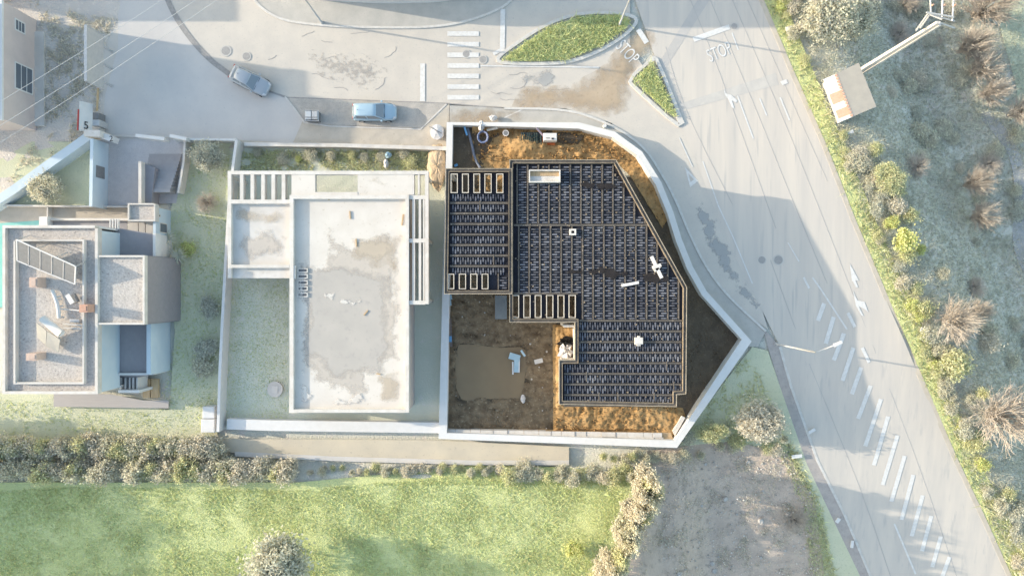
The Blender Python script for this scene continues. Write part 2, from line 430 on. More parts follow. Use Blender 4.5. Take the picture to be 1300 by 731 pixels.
ribbon('kerb', smooth_poly([(640,138),(718,139),(760,152),(795,170),(820,190),(838,218),(856,250),(872,290),(892,332),(915,366),(943,394),(972,420)], 2, False), .22, 0, .15, kerb_m, kind='structure')
ribbon('gutter', smooth_poly([(208,-20),(213,3),(232,37),(262,73),(292,95)], 2, False), .5, 0, .05, gutter_m, kind='structure')
ribbon('gutter', [(292,95),(330,112),(364,124)], .18, 0, .05, gutter_m, kind='structure')
ribbon('kerb', [(362,123),(374,138),(387,156)], .16, 0, .09, kerb_m, kind='structure')
ribbon('kerb', [(387,156),(420,160.5),(534,164.5),(567,132.5)], .14, 0, .09, kerb_m, kind='structure')
ribbon('kerb', [(364,124),(567,131.5),(640,138)], .1, 0, .052, gutter_m, kind='structure')
ribbon('kerb', [(p[0]+1.2, p[1]) for p in road_R], .45, 0, .06, sandy, kind='structure')
ribbon('kerb', [(990,440),(1004,490),(1038,585),(1073,655),(1105,731),(1128,780)], .25, 0, .06, kerb_m, kind='structure')
sheet('road_shoulder', [(968,415),(990,440),(1004,490),(1038,585),(1073,655),(1106,731),(1128,780),(1112,780),(1090,731),(1058,660),(1024,588),(990,490),(976,445)], .02, M('brown_shoulder', (206,198,192), (190,184,180), 1.5, (176,168,162), 6, .6, bump=.6, bscale=8), step=1.5)
sheet('verge', [(975,445),(990,490),(1024,588),(1058,660),(1092,731),(1112,780),(1075,780),(1045,731),(1035,640),(1000,560),(935,470),(955,440)], .022, lawn_m, step=1.5)
sheet('dirt_lot', [(820,572),(875,565),(930,560),(1000,575),(1035,640),(1046,731),(1070,800),(770,800),(800,700),(838,620)], .06, dirt_m, step=.6, jitter=.4,
      disp=lambda x, y, d: (fbm(x, y, .9, 5, 3) - .5) * .42 * np.minimum(d/2, 1), smooth=True)
sheet('roadside_grass', [(955,440),(935,470),(1000,560),(1000,575),(930,560),(862,566),(900,510)], .01, lawn_m, step=1.5)
sheet('right_verge', [(a+4, b) for a, b in road_R] + [(1330,780),(1310,731),(1282,660),(1240,580),(1195,475),(1150,370),(1112,280),(1072,185),(1032,90),(995,0),(975,-40)], .03, field_m, step=1.2)
sheet('meadow', [(1262,-40),(1400,-40),(1400,190),(1296,180),(1290,110),(1270,40)], .05, lawn_m, step=1.5)
sheet('stream', smooth_poly([(1242,150),(1262,170),(1283,200),(1289,250),(1283,310),(1300,350),(1330,380),(1345,360),(1312,330),(1300,300),(1302,240),(1297,195),(1275,160),(1250,138)], 2), .06, M('stream_bed', (200,200,198), (186,188,188), 1, rough=.35), step=1)
sheet('field', [(-120,612),(0,612),(375,612),(600,590),(700,592),(806,600),(838,620),(800,700),(765,790),(-120,790)], .03, field_m, step=1.0, smooth=True,
      disp=lambda x, y, d: (fbm(x, y, .5, 4, 5) - .5) * .25)
sheet('lawn', [(232,178),(300,178),(290,262),(284,400),(276,555),(-60,560),(-60,498),(70,500),(215,520),(222,420),(205,300),(222,250)], .02, lawn_m, step=1, disp=lambda x, y, d: (fbm(x, y, .8, 3, 8) - .5) * .12, smooth=True)
sheet('neighbour_yard', [(292,188),(575,188),(565,545),(276,545),(284,400)], .014, M('yard_ground', (240,242,224), (232,236,216), .4, (246,244,232), 1.2, .6, bump=.5, bscale=6, bdist=.1), step=1.5)
sheet('back_garden', [(40,180),(118,180),(118,262),(0,262),(-40,262),(-40,225)], .02, lawn_m, step=1.5)
sheet('waste_ground', [(-60,-40),(160,-40),(150,25),(132,60),(128,182),(100,182),(0,250),(-60,250)], .022, M('waste_ground', (242,235,226), (230,223,216), .4, (250,243,233), 2.2, .58, bump=1, bscale=5, bdist=.15), step=.8, jitter=.4, smooth=True,
      disp=lambda x, y, d: (fbm(x, y, .55, 5, 9) - .5) * .5 * np.minimum(d, 1))
sheet('garden_path', [(280,556),(560,558),(722,566),(722,584),(600,585),(430,580),(300,574),(280,570)], .30, beigepath, step=2)
ribbon('path_edge', [(300,575),(430,581),(600,586),(722,586)], .45, .0, .36, conc, kind='structure')

# traffic islands
def island(px, gpx):
    ribbon('kerb', px + [px[0]], .32, 0, .17, kerb_m, kind='structure')
    sheet('traffic_island', gpx, .13, field_m, step=.6, smooth=True, disp=lambda x, y, d: .15 * np.minimum(d/1.5, 1) + (fbm(x, y, 1.2, 3) - .5) * .12)
isl1 = smooth_poly([(624,79),(655,56),(692,32),(735,17),(785,17),(812,24),(798,42),(765,64),(722,81),(660,82)], 2)
isl2 = smooth_poly([(829,74),(797,102),(806,112),(860,161),(866,156),(834,76)], 1)
island(isl1, smooth_poly([(636,77),(658,61),(694,37),(736,21),(783,20),(802,27),(792,39),(763,59),(720,77),(664,79)], 2))
island(isl2, smooth_poly([(828,80),(803,103),(855,150),(858,148)], 1))

# stains lying on the roads
sheet('mud_patch', [(640,158),(660,110),(720,108),(760,88),(792,52),(806,34),(832,38),(835,58),(818,72),(800,100),(802,140),(770,150),(720,138)], .044, mudstain, step=.5, mask=-.12)
sheet('mud_patch', [(560,170),(570,140),(600,134),(660,138),(690,150),(640,158)], .064, mudstain, step=.5, mask=.1)
sheet('damp_patch', [(868,255),(890,245),(912,275),(935,330),(968,385),(968,410),(930,372),(900,325),(880,285)], .048, dampstain, step=.5, mask=True)
sheet('damp_patch', [(655,88),(700,86),(715,96),(700,118),(664,116)], .05, dampstain, step=.4, mask=True)
sheet('damp_patch', [(385,62),(470,70),(500,92),(470,116),(440,108),(400,96)], .05, M('road_scuff', (208,204,199), (200,196,191), 1, rough=.8, alpha_mask=2.2, edge=2.4, opac=.5, soft=.5), step=.4, mask=True)
sheet('asphalt_repair', [(860,133),(985,93),(988,108),(872,139)], .046, trench, step=2)
sheet('asphalt_repair', [(898,-20),(914,-20),(830,110),(822,104)], .044, M('asphalt_patch_dark', (216,212,207), (208,205,201), 1), step=2)
seam_m = M('tar_seam', (208,205,201), (200,198,195), 3, rough=.7)
for q in (((868,-20),(905,70),(938,160),(985,290)),((893,-20),(930,68),(964,150),(1000,240),(1050,360)),((921,-20),(955,60),(994,150),(1034,250),(1078,362),(1120,470),(1170,600),(1214,731)),((845,60),(862,118),(884,170),(930,260)),((978,330),(1018,440),(1060,540),(1100,640),(1140,760)),((940,-20),(975,60),(1010,140),(1050,230))):
    ribbon('road_seam', smooth_poly(q, 1, False), .05, 0, .05, seam_m, kind='structure')
crack_m = M('road_crack', (186,183,180), rough=.9)
for i in range(18):
    x_, y_ = (rng.uniform(335,560), rng.uniform(40,118)) if i < 10 else (rng.uniform(620,720), rng.uniform(95,135)) if i < 20 else (rng.uniform(150,340), rng.uniform(30,170))
    an = rng.uniform(-.5,.5); q = [(x_,y_)]
    for k in range(rng.randrange(3,7)): an += rng.uniform(-.7,.7); q.append((q[-1][0]+math.cos(an)*5, q[-1][1]+math.sin(an)*3))
    ribbon('road_crack', q, rng.uniform(.02,.06), .01, .031, crack_m, kind='structure')

# ------------------------------------------------------------------ road paint
def paint_poly(name, px, parent=None, dz=.052):
    return sheet(name, px, dz, paint, step=None, kind='structure')
SC_ = [0]
def stripe(name, a, b, w, dz=.056):
    SC_[0] += 1; dz += (SC_[0] % 7) * .0015
    Lp, Rp = line_px([a, b], None, w)
    m = MB(); N_ = 8; v = [q for i in range(N_+1) for q in (Lp[0].lerp(Lp[1], i/N_), Rp[0].lerp(Rp[1], i/N_))]
    m.add([(p.x, p.y, float(hz(p.x, p.y)) + dz) for p in v], [(2*i,2*i+1,2*i+3,2*i+2) for i in range(N_)])
    return tag(m.build(name, paint), kind='structure')
for y0, y1 in ((40,46.5),(53.5,60),(67,73.5),(80.5,87),(94,100),(107.5,113.5),(121,127)):
    stripe('zebra_stripe', (568,(y0+y1)/2), (608,(y0+y1)/2), .47)
stripe('give_way_bar', (536.5,81), (536.5,129), .48)
stripe('stop_bar', (638.5,12), (637.5,66), .48)
stripe('stop_bar', (880,51), (926,34.5), .5)
stripe('stop_bar', (810,38), (821,55), .5)
for a, b, w in (((626,69),(640,62),.35),((610,84),(760,86),.14),((929,42),(937,64),.13),((936,122),(956,176),.14),((964,125),(973,147),.13),
                ((990,124),(1002,153),.16),((1041,366),(1075,418),.16),((1076,397),(1085,415),.32),((1094,441),(1103,460),.32),((1031,352),(1041,366),.16),
                ((1135,664),(1162,728),.18),((892,205),(912,262),.12),((912,262),(930,300),.12),((930,300),(955,360),.12),((1000,308),(1014,332),.12),
                ((862,175),(879,212),.1),((1020,352),(1027,366),.2),((640,150),(668,137),.12),((1180,731),(1196,770),.2)):
    stripe('lane_line', a, b, w)
hatch = [((1046,385),(1038,407)),((1058,402),(1048,436)),((1071,423),(1058,457)),((1083,441),(1069,483)),((1093,466),(1081,500)),((1105,489),(1089,531)),
         ((1118,506),(1098,566)),((1127,528),(1109,590)),((1139,552),(1120,615)),((1148,578),(1131,636)),((1159,602),(1144,659)),((1171,628),(1157,680)),
         ((1182,654),(1170,699)),((1194,680),(1183,719)),((1205,706),(1195,733)),((1217,733),(1208,758))]
for a, b in hatch: stripe('hatch_stripe', a, b, .42)
def arrow(px): return paint_poly('arrow_marking', px, dz=.07)
arrow([(1078,334),(1090,356),(1085.5,356),(1089,364),(1086,365),(1082.5,357),(1081,357)])
arrow([(1082,368),(1088,381),(1097,383),(1102,396),(1096.5,392),(1090,389),(1096,401),(1093,400),(1086,388)])
arrow([(918,110),(921,119),(928,121),(936,128),(934,131),(929,128),(932,138),(929,137),(924,126),(920,121)])
arrow([(990,104),(998,101),(1000,106),(993,109)])
tri_o = [P(869,212), P(876,238), P(886,230)]
def tri_marking():
    c = sum((p for p in tri_o), Vector()) / 3
    inn = [c + (p - c) * .42 for p in tri_o]
    m = MB(); m.add([(p.x, p.y, .05) for p in tri_o + inn], [(0,1,4,3),(1,2,5,4),(2,0,3,5)])
    tag(m.build('give_way_triangle', paint), kind='structure')
tri_marking()
def lettering(txt, px, size, ang, sy, name='stop_lettering', mat=paint, dz=.058, loc=None, rot=None, parent=None, kind='structure'):
    cu = bpy.data.curves.new('t', 'FONT'); cu.body = txt; cu.size = size; cu.align_x = 'CENTER'; cu.align_y = 'CENTER'
    tmp = bpy.data.objects.new('t', cu); COL.objects.link(tmp)
    me = bpy.data.meshes.new_from_object(tmp.evaluated_get(bpy.context.evaluated_depsgraph_get()))
    bpy.data.objects.remove(tmp)
    me.materials.clear(); me.materials.append(mat)
    p = P(*px) if loc is None else Vector(loc)
    mw = Matrix.Translation(p + Vector((0,0,dz))) @ (rot or Matrix.Rotation(ang, 4, 'Z')) @ Matrix.Diagonal((1, sy, 1, 1))
    me.transform(mw)
    o = link(name, me, parent)
    if kind: o['kind'] = kind
    return o
lettering('STOP', (913,67), 1.02, math.radians(23), 1.75, dz=.07)
lettering('STOP', (796,67), 1.0, math.radians(-47), 1.75)
mh = M('iron_cover', (190,188,185), (172,171,170), 8, rough=.7)
for i, (a, b, r) in enumerate(((287,65,.42),(313,72,.36),(592,69,.34),(613,76,.34),(932,34,.3),(988,330,.42),(967,330,.35))):
    m = MB(); c = P(a, b); m.cyl((c.x, c.y), r, .03, .062, 18)
    o = m.build('manhole_cover', mh); m2 = MB(); m2.cyl((c.x, c.y), r*1.3, .0, .056, 18); tag(o, kind='structure')
    m2.build('cover_frame', trench, o)

# ------------------------------------------------------------------ the building plot
PLOT = [(571,157),(735,159.5),(779,171),(812,195),(836,233),(851,270),(862,305),(876,340),(894,372),(948,432),(858,563.5),(562,553),(571,157)]
pond_px = [(582,437),(604,437),(633,441),(660,440),(667,444),(668,462),(665,490),(662,505),(630,506),(608,505),(596,509),(586,506),(579,492),(578,460)]
pond_w = [(p.x, p.y) for p in wpoly(pond_px, .25)]
def mud_disp(x, y, d):
    ins = inside(x, y, pond_w); e = edge_dist(x, y, pond_w)
    z = (fbm(x, y, .9, 5, 21) - .5) * .45 + .14 + (fbm(x, y, 3.5, 3, 4) - .5) * .2
    rut = .05 * np.sin(y * 7 + 2.5 * fbm(x, y, .4, 2, 6) * 6)
    return np.where(ins, -.2 * np.minimum(e/.6, 1) + .04, z + rut + .08 * np.exp(-e/.3))
sheet('plot_mud', [(564,370),(706,370),(706,549),(562,549)], .14, mud, step=.22, jitter=.4, z=0, disp=mud_disp, smooth=True)
pond = sheet('pond', pond_px, .25, pondm, z=0)
wetmud = M('wet_mud', (104,92,74), (86,76,62), 1.2, rough=.55, alpha_mask=1.0, edge=.5, opac=.8, soft=1.0, bump=.6)
sheet('wet_margin', [(570,428),(604,428),(640,432),(670,434),(676,450),(675,492),(671,514),(630,515),(600,518),(574,513)], .246, wetmud, step=.3, z=0, mask=.2)
def clod(x, y, k=1.0, f=1.6, s=2):
    n = fbm(x, y, f, 5, s); r = np.abs(fbm(x, y, f*1.4, 4, s+5) - .5) * 2
    return ((n - .45) * .9 + (.35 - r) * .55) * k
def north_disp(x, y, d):
    hx, hy = mx(668), my(190)
    heap = .9 * np.exp(-(((x-hx)/2.2)**2 + ((y-hy)/1.1)**2))
    heap += .75 * np.exp(-(((x-mx(600))/2.0)**2 + ((y-my(160))/.55)**2))
    pit = -.5 * np.exp(-(((x-mx(715))/2.2)**2 + ((y-my(177))/.55)**2))
    rough = np.clip(fbm(x, y, .5, 3, 31) * 2.2 - .45, .25, 1)
    return heap + pit + clod(x, y, .85, 1.7, 2) * rough + clod(x, y, .22, 4.5, 8)
sheet('ochre_bank', [(600,160),(735,160),(779,172),(811,196),(835,234),(851,270),(840,290),(800,225),(780,206),(648,206),(640,260),(600,260)], .30, ochre, step=.12, jitter=.4, z=0, disp=north_disp, smooth=True)
sheet('shade_dark_soil', [(570,158),(607,160),(640,170),(622,186),(600,262),(568,262)], .36, shadesoil, step=.22, jitter=.4, z=0, disp=lambda x, y, d: (fbm(x, y, 1.2, 5, 12) - .5) * .3 + .15*np.minimum(d,.5), smooth=True)  # shadow inside the wall corner painted as darker soil
sheet('shade_dark_soil', [(662,163),(700,166),(742,172),(735,184),(700,184),(668,186),(648,172)], .42, shadesoil, step=.2, jitter=.4, z=0, disp=lambda x, y, d: (fbm(x, y, 1.2, 5, 15) - .5) * .3 - .2 * np.exp(-d*2), smooth=True)
sheet('shade_dark_soil', [(795,225),(815,228),(850,272),(876,342),(894,374),(946,432),(866,548),(850,540),(850,400),(830,330)], .22, shadesoil, step=.25, jitter=.4, z=0, disp=lambda x, y, d: (fbm(x, y, .8, 5, 17) - .5) * .35, smooth=True)  # pit soil painted in its shaded tone
sheet('understorey_soil', [(568,250),(640,250),(830,250),(855,400),(855,512),(706,512),(706,372),(566,372)], .10, mud, step=.8, z=0)
sheet('ochre_bank', [(702,545.5),(702,505),(701,412),(735,412),(735,470),(715,505),(820,510),(866,517),(870,530),(858,556),(800,548)], .62, ochre, step=.12, jitter=.4, z=0, smooth=True,
      disp=lambda x, y, d: (clod(x, y, .5, 1.4, 8) + clod(x, y, .2, 4.5, 3)) * np.clip(d*2, .3, 1) + .04*np.sin(y*9+fbm(x, y, .5, 3, 2)*9) - .35*np.exp(-d*3))

bw = empty('boundary_wall', P(571,157,0), 'white concrete boundary wall running all round the excavated building plot', 'wall')
Lw, Rw = line_px(PLOT, 1.4, .58)
for i in range(len(Lw)-1):
    m = MB(); q = [Lw[i], Lw[i+1], Rw[i+1], Rw[i]]
    m.prism([(p.x, p.y) for p in q], -2.5, 1.4)
    m.build('wall_panel', white, bw)
# row of coping slabs inside the south wall
cs = empty('retaining_ledge', P(562,553,0), 'ledge of rough whitish concrete blocks along the inner foot of the south plot wall', 'retaining wall')
xs_ = [563]
while xs_[-1] < 840: xs_.append(xs_[-1] + rng.uniform(11, 21))
for i in range(len(xs_)-1):
    for r_ in range(2):
        f0 = (xs_[i]-562)/296; f1 = (xs_[i+1]-562)/296
        ya = 545.2 + r_*5.6; yb = 550.2 + r_*5.6 + .3
        if i < 13 or True:
            a = P(xs_[i]+.25+r_*2, ya+f0*4.5, .95); b = P(xs_[i+1]-.25+r_*2, ya+f1*4.5, .95); c = P(xs_[i+1]-.25+r_*2, yb+f1*5, .95); d = P(xs_[i]+.25+r_*2, yb+f0*5, .95)
            zt = .93 + rng.uniform(-.06, .06)
            m = MB(); m.prism([(p.x, p.y) for p in (a, b, c, d)], -.1, [zt]*4); m.build('block', whitedirt, cs)
m = MB(); a, b, c, d = P(563,545,.8), P(852,549,.8), P(856,562,.8), P(562,552,.8)
m.prism([(p.x,p.y) for p in (a,b,c,d)], -.2, .8); m.build('mortar_bed', timber, cs)
m = MB(); a, b, c, d = P(854,547,1), P(866,528,1), P(870,530,1), P(857,553,1)
m.prism([(p.x,p.y) for p in (a,b,c,d)], -.2, 1.0); m.build('block', whitedirt, cs)

m = MB()
for i in range(900):
    z_ = .75
    if rng.random() < .5: px, py = rng.uniform(704,860), rng.uniform(513,547)
    else: px, py = rng.uniform(608,800), rng.uniform(160,204)
    g = P(px,py,z_); r = rng.uniform(.03,.13)
    if py < 210 and px > 735 and py < 160 + (px-735)*.55: continue
    m.add([(g.x-r,g.y,.35),(g.x,g.y-r*.8,.35),(g.x+r,g.y+r*.2,.35),(g.x,g.y+r,.35),(g.x+r*.2,g.y,z_+r)], [(0,1,4),(1,2,4),(2,3,4),(3,0,4)])
tag(m.build('earth_clods', ochre), kind='stuff')
m = MB()
for i in range(1100):
    if rng.random() < .6: px, py = rng.uniform(566,702), rng.uniform(374,546)
    else: px, py = rng.uniform(872,945), rng.uniform(380,520)
    g = P(px,py,.3)
    if inside(np.array([g.x]), np.array([g.y]), pond_w)[0] or (px > 860 and not inside(np.array([px]), np.array([py]), PLOT)[0]): continue
    r = rng.uniform(.025,.1); m.add([(g.x-r,g.y,.15),(g.x,g.y-r*.8,.15),(g.x+r,g.y+r*.2,.15),(g.x,g.y+r,.15),(g.x+r*.2,g.y,.33+r*.7)], [(0,1,4),(1,2,4),(2,3,4),(3,0,4)])
tag(m.build('mud_clods', mud), kind='stuff')
# ------------------------------------------------------------------ the slab under construction
ZT, ZL, ZE = 5.17, 5.36, 5.55
slab = empty('unfinished_building', P(720,360,0), 'unfinished building with an open ceiling of dark hollow blocks and pale joists', 'building')
MAIN = [(649,205),(781,205),(870,365),(869,498),(857,499),(857,514),(712,511),(712,459),(732,459),(732,407),(649,407)]
LEFT = [(568,216),(648,216),(648,371),(566,371)]
HOLE_N = [(572,220.5,581,245),(586.5,220.5,595,245),(601,220.5,609.5,245),(615,220.5,624,245),(630,220.5,639,245)]
HOLE_S = [(568.5,347.5,576.5,367),(582.5,347.5,591.5,367),(597,347.5,606,367),(611.5,347.5,620,367)]
HOLE_M = [(650.5,374.5,659,403.5),(664.5,374.5,673.5,403.5),(679,374.5,687.5,403.5),(693.5,374.5,702.5,403.5),(708,374.5,716.5,403.5),(722,374.5,731,403.5)]
def rect(r): return [(r[0],r[1]),(r[2],r[1]),(r[2],r[3]),(r[0],r[3])]
for zz, poly, hs in ((ZT, MAIN, HOLE_M), (ZL, LEFT, HOLE_N + HOLE_S)):
    nm = 'slab_deck'
    o = sheet(nm, poly, 0, traym, z=zz, holes=[rect(h) for h in hs], kind=None, parent=slab)
    o2 = sheet('deck_underside', poly, -.22, joistm, z=zz, holes=[rect(h) for h in hs], kind=None, parent=slab)
def wq(r, z): a, b = P(r[0], r[1], z), P(r[2], r[3], z); return a.x, b.x, b.y, a.y
for hs, z0 in ((HOLE_N + HOLE_S, ZL), (HOLE_M, ZT)):
    for h in hs:
        x0, x1, y0, y1 = wq(h, z0 + .27); t = .065; zb, zt = z0 - .26, z0 + .27
        m = MB()
        m.box(x0, x0+t, y0, y1, zb, zt); m.box(x1-t, x1, y0, y1, zb, zt); m.box(x0+t, x1-t, y0, y0+t, zb, zt-.004); m.box(x0+t, x1-t, y1-t, y1, zb, zt-.004)
        m.build('opening_frame', formpale, slab)
def edge_form(px, z0, z1, closed=True, w=.32):
    pts = px + [px[0]] if closed else px
    for off, wd, mt, zz, nm in ((w*.42, .055, edgem, z1, 'edge_board'), (0, w*.7, joistm, z1-.1, 'edge_beam'), (-w*.42, .06, boardm, z1+.003, 'edge_board')):
        c = [P(a, b, z1) for a, b in pts]
        n = len(c)
        # offset polyline with mitres
        out = []
        for i in range(n):
            if closed: p0 = c[(i-1) % (n-1)]; p2 = c[(i+1) % (n-1)] if i < n-1 else c[1]
            else: p0 = c[max(i-1,0)]; p2 = c[min(i+1,n-1)]
            d1 = (c[i]-p0); d2 = (p2-c[i])
            if d1.length < 1e-6: d1 = d2
            if d2.length < 1e-6: d2 = d1
            d1.normalize(); d2.normalize()
            n1 = Vector((-d1.y, d1.x, 0)); n2 = Vector((-d2.y, d2.x, 0)); b = (n1+n2).normalized(); k = 1/max(.35, b.dot(n1))
            out.append((c[i] + b*(off+wd/2)*k, c[i] + b*(off-wd/2)*k))
        for i in range(n-1):
            m = MB(); q = [out[i][0], out[i+1][0], out[i+1][1], out[i][1]]
            m.prism([(p.x, p.y) for p in q], z0, zz); m.build(nm, mt, slab)
edge_form(MAIN, ZT-.32, ZE)
edge_form(LEFT, ZL-.4, ZE+.12)
Xpoly = [(p.x, p.y) for p in wpoly(MAIN, ZT+.15)]
def block_row(x0, x1, y0, y1, z, along, polyw=None):
    """one run of hollow ceiling blocks; along = 'x' or 'y'"""
    m = MB(); pitch = .225; n = int(abs((x1-x0) if along == 'x' else (y1-y0)) / pitch); cnt = 0
    skip = rng.random() < .6
    s0 = rng.uniform(.2, .8)
    for i in range(n):
        if along == 'y':
            a0, a1 = x0+.012, x1-.012; b0 = y0 + i*pitch + .016; b1 = b0 + pitch - .042
        else:
            a0 = x0 + i*pitch + .016; a1 = a0 + pitch - .042; b0, b1 = y0+.012, y1-.012
        if polyw is not None:
            cx, cy = np.array([(a0+a1)/2 + (.28 if along == 'y' else 0)]), np.array([(b0+b1)/2])
            if not inside(cx, cy, polyw)[0] or edge_dist(cx, cy, polyw)[0] < .16: continue
        dz = rng.uniform(-.012, .02); u = i % 2
        if along == 'y':
            w = a1-a0; c0 = a0 + w*(.02 if u else .36); hb = (b1-b0)*.36; bm = (b0+b1)/2
            m.box(a0, a1, bm-hb*.5, bm+hb*.5, z, z+.05); m.box(c0, c0+w*.62, bm-hb, bm+hb, z, z+.12+dz)
        else:
            w = b1-b0; c0 = b0 + w*(.02 if u else .36); hb = (a1-a0)*.36; bm = (a0+a1)/2
            m.box(bm-hb*.5, bm+hb*.5, b0, b1, z, z+.05); m.box(bm-hb, bm+hb, c0, c0+w*.62, z, z+.12+dz)
        cnt += 1
    if cnt: m.build('block_row', blockm, slab)
def joist(x0, x1, y0, y1, z):
    m = MB(); m.bbox(x0, x1, y0, y1, z, z+.13, .02); m.build('joist', joistm, slab)
zb = ZT + .004
kx = lambda px, z=ZT+.13: mx(px) * (H-z)/H
ky = lambda py, z=ZT+.13: my(py) * (H-z)/H
def clip_y(x, poly, ya, yb):
    """stretch of the vertical line x that lies inside poly, between ya (low) and yb (high)"""
    ys = np.linspace(ya, yb, 160); k = inside(np.full(160, x), ys, poly) & (edge_dist(np.full(160, x), ys, poly) > .2)
    return (ys[k].min(), ys[k].max()) if k.any() else None
for off, (pt, pb), xs0 in ((0, (208.5,284), 656.5), (1.3, (287.5,405.5), 658.5)):
    px = xs0
    while px < 868:
        xm = kx(px); w = 2.0 / S * .925
        for xx, half in ((xm, True),):
            ylo, yhi = ky(pb), ky(pt)
            if px < 736 and pt > 285: ylo = ky(372.5)
            c = clip_y(xx, Xpoly, ylo, yhi)
            if c:
                joist(xx-w*.5, xx+w*.5, c[0], c[1], zb)
        x0, x1 = kx(px+1.6), kx(px+12.0)
        ylo = ky(372.5) if (px < 732 and pt > 285) else ky(pb)
        block_row(x0, x1, ylo, ky(pt), zb, 'y', Xpoly)
        px += 13.55
    
# beams dividing the fields of blocks
joist(kx(652), kx(826), ky(287.2), ky(284.4), zb+.003)
joist(kx(735), kx(866), ky(408.3), ky(405.8), zb+.003)
joist(kx(652), kx(734), ky(373.6), ky(371.4), zb+.003)
py = 408.8
while py < 508:
    xl = 735 if py < 455 else 716
    block_row(kx(xl), kx(867), ky(py+10.2), ky(py), zb, 'x', Xpoly)
    joist(kx(xl), kx(865.5 if py < 484 else 854.5), ky(py+13.1), ky(py+10.6), zb)
    py += 13.45
for a, b, c in ((846,459,470),(744,472,484),(760,498,509),(784,498,509),(830,498,509),(855,484,497)):
    joist(kx(a), kx(a+1.6), ky(c), ky(b), zb+.02)
zl = ZL + .004; kxl = lambda p: kx(p, ZL+.13); kyl = lambda p: ky(p, ZL+.13)
py = 246.5
while py < 345:
    block_row(kxl(573.5), kxl(643.5), kyl(py+9.2), kyl(py), zl, 'x')
    if py < 336: joist(kxl(571), kxl(645), kyl(py+12.6), kyl(py+9.9), zl)
    py += 13.35
block_row(kxl(634), kxl(643.5), kyl(367), kyl(348), zl, 'y')
for a, b, c in ((609,255,268),(626,323,336),(632,347,368)): joist(kxl(a), kxl(a+1.5), kyl(c), kyl(b), zl+.02)
m = MB()
for i in range(260):
    px, py = rng.uniform(652,866), rng.uniform(208,510); c = P(px, py, ZT+.16)
    if not inside(np.array([c.x]), np.array([c.y]), Xpoly)[0] or any(h[0]-1 < px < h[2]+1 and h[1]-1 < py < h[3]+1 for h in HOLE_M): continue
    r = rng.uniform(.02,.07); m.box(c.x-r, c.x+r, c.y-r*rng.uniform(.5,1), c.y+r, ZT+.1, ZT+.16+r*.4)
tag(m.build('mortar_crumbs', boardm, slab), kind='stuff')
# wet dark boards lying across the blocks
for px in ([(737,233),(744,229),(752,232),(760,229),(775,232),(795,231),(800,240),(783,240),(770,242),(752,240),(740,240)], [(712,343),(740,341),(757,340),(770,337),(786,342),(800,342),(800,350),(786,352),(776,356),(765,350),(742,348),(714,348)],
           [(813,343),(820,346),(840,347),(852,352),(850,358),(832,361),(818,357),(813,350)], [(779,208),(790,222),(796,232),(784,230),(780,216)]):
    o = sheet('wet_board', px, 0, wetboards, step=.18, z=ZT+.165, kind=None, parent=slab, mask=.08)
# posts and walls below
def under_wall(pxs, z1=4.9, w=.22):
    c = [P(a, b, ZT) for a, b in pxs]
    for i in range(len(c)-1):
        m = MB(); d = (c[i+1]-c[i]).normalized(); n = Vector((-d.y, d.x, 0))*w/2
        q = [c[i]+n, c[i+1]+n, c[i+1]-n, c[i]-n]
        m.prism([(p.x,p.y) for p in q], -.2, z1); m.build('wall', whitedirt, slab)
under_wall([(716,414),(730,414)]); under_wall([(734,412),(734,461),(715,461),(715,508),(854,511),(854,497),(866,496),(866,366),(782,211)])
under_wall([(780,208),(652,208)])
for a, b in ((572,219),(612,219),(644,219),(572,247),(644,247),(572,300),(644,300),(570,345),(608,345),(644,345),(644,366),(571,367),(654,405),(690,405),(728,405),(700,300),(760,300),(760,360)):
    c = P(a, b, ZT); m = MB(); m.box(c.x-.15, c.x+.15, c.y-.15, c.y+.15, -.2, 4.95); m.build('column', conc, slab)
# raised kerb of the roof light, with sand inside
x0, x1, y0, y1 = wq((671.5,215.5,711.5,231.5), ZT+.62); m = MB(); t = .1
m.box(x0,x1,y0,y0+t,ZT,ZT+.62); m.box(x0,x1,y1-t,y1,ZT,ZT+.62); m.box(x0,x0+t,y0+t,y1-t,ZT,ZT+.62); m.box(x1-t,x1,y0+t,y1-t,ZT,ZT+.62)
up = m.build('shaft_kerb', whitedirt, slab); m = MB(); m.box(x0+t,x1-t,y0+t,y1-t,ZT,ZT+.3); m.build('sand_fill', whitedirt, up)
m = MB(); m.box(x0+t+.02,x1-t-.02,y1-t-.42,y1-t-.02,ZT+.3,ZT+.34); m.build('plank', timber, up)
x0, x1, y0, y1 = wq((723,290.5,731.5,298.5), ZT+.45); m = MB(); t = .16
m.box(x0,x1,y0,y0+t,ZT,ZT+.45); m.box(x0,x1,y1-t,y1,ZT,ZT+.45); m.box(x0,x0+t,y0+t,y1-t,ZT,ZT+.45); m.box(x1-t,x1,y0+t,y1-t,ZT,ZT+.45)
m.build('vent_kerb', whitedirt, slab)
x0, x1, y0, y1 = wq((806.5,428.5,816.5,437), ZT+.5); m = MB(); m.bbox(x0,x1,y0,y1,ZT,ZT+.5,.03); vent = m.build('vent_block', whitedirt, slab)
cx, cy = (x0+x1)/2, (y0+y1)/2
m = MB(); m.box(cx-.1,cx+.1,y1,y1+.14,ZT,ZT+.46); m.box(cx-.18,cx+.16,y0-.16,y0,ZT,ZT+.35); m.build('vent_flange', whitedirt, vent)

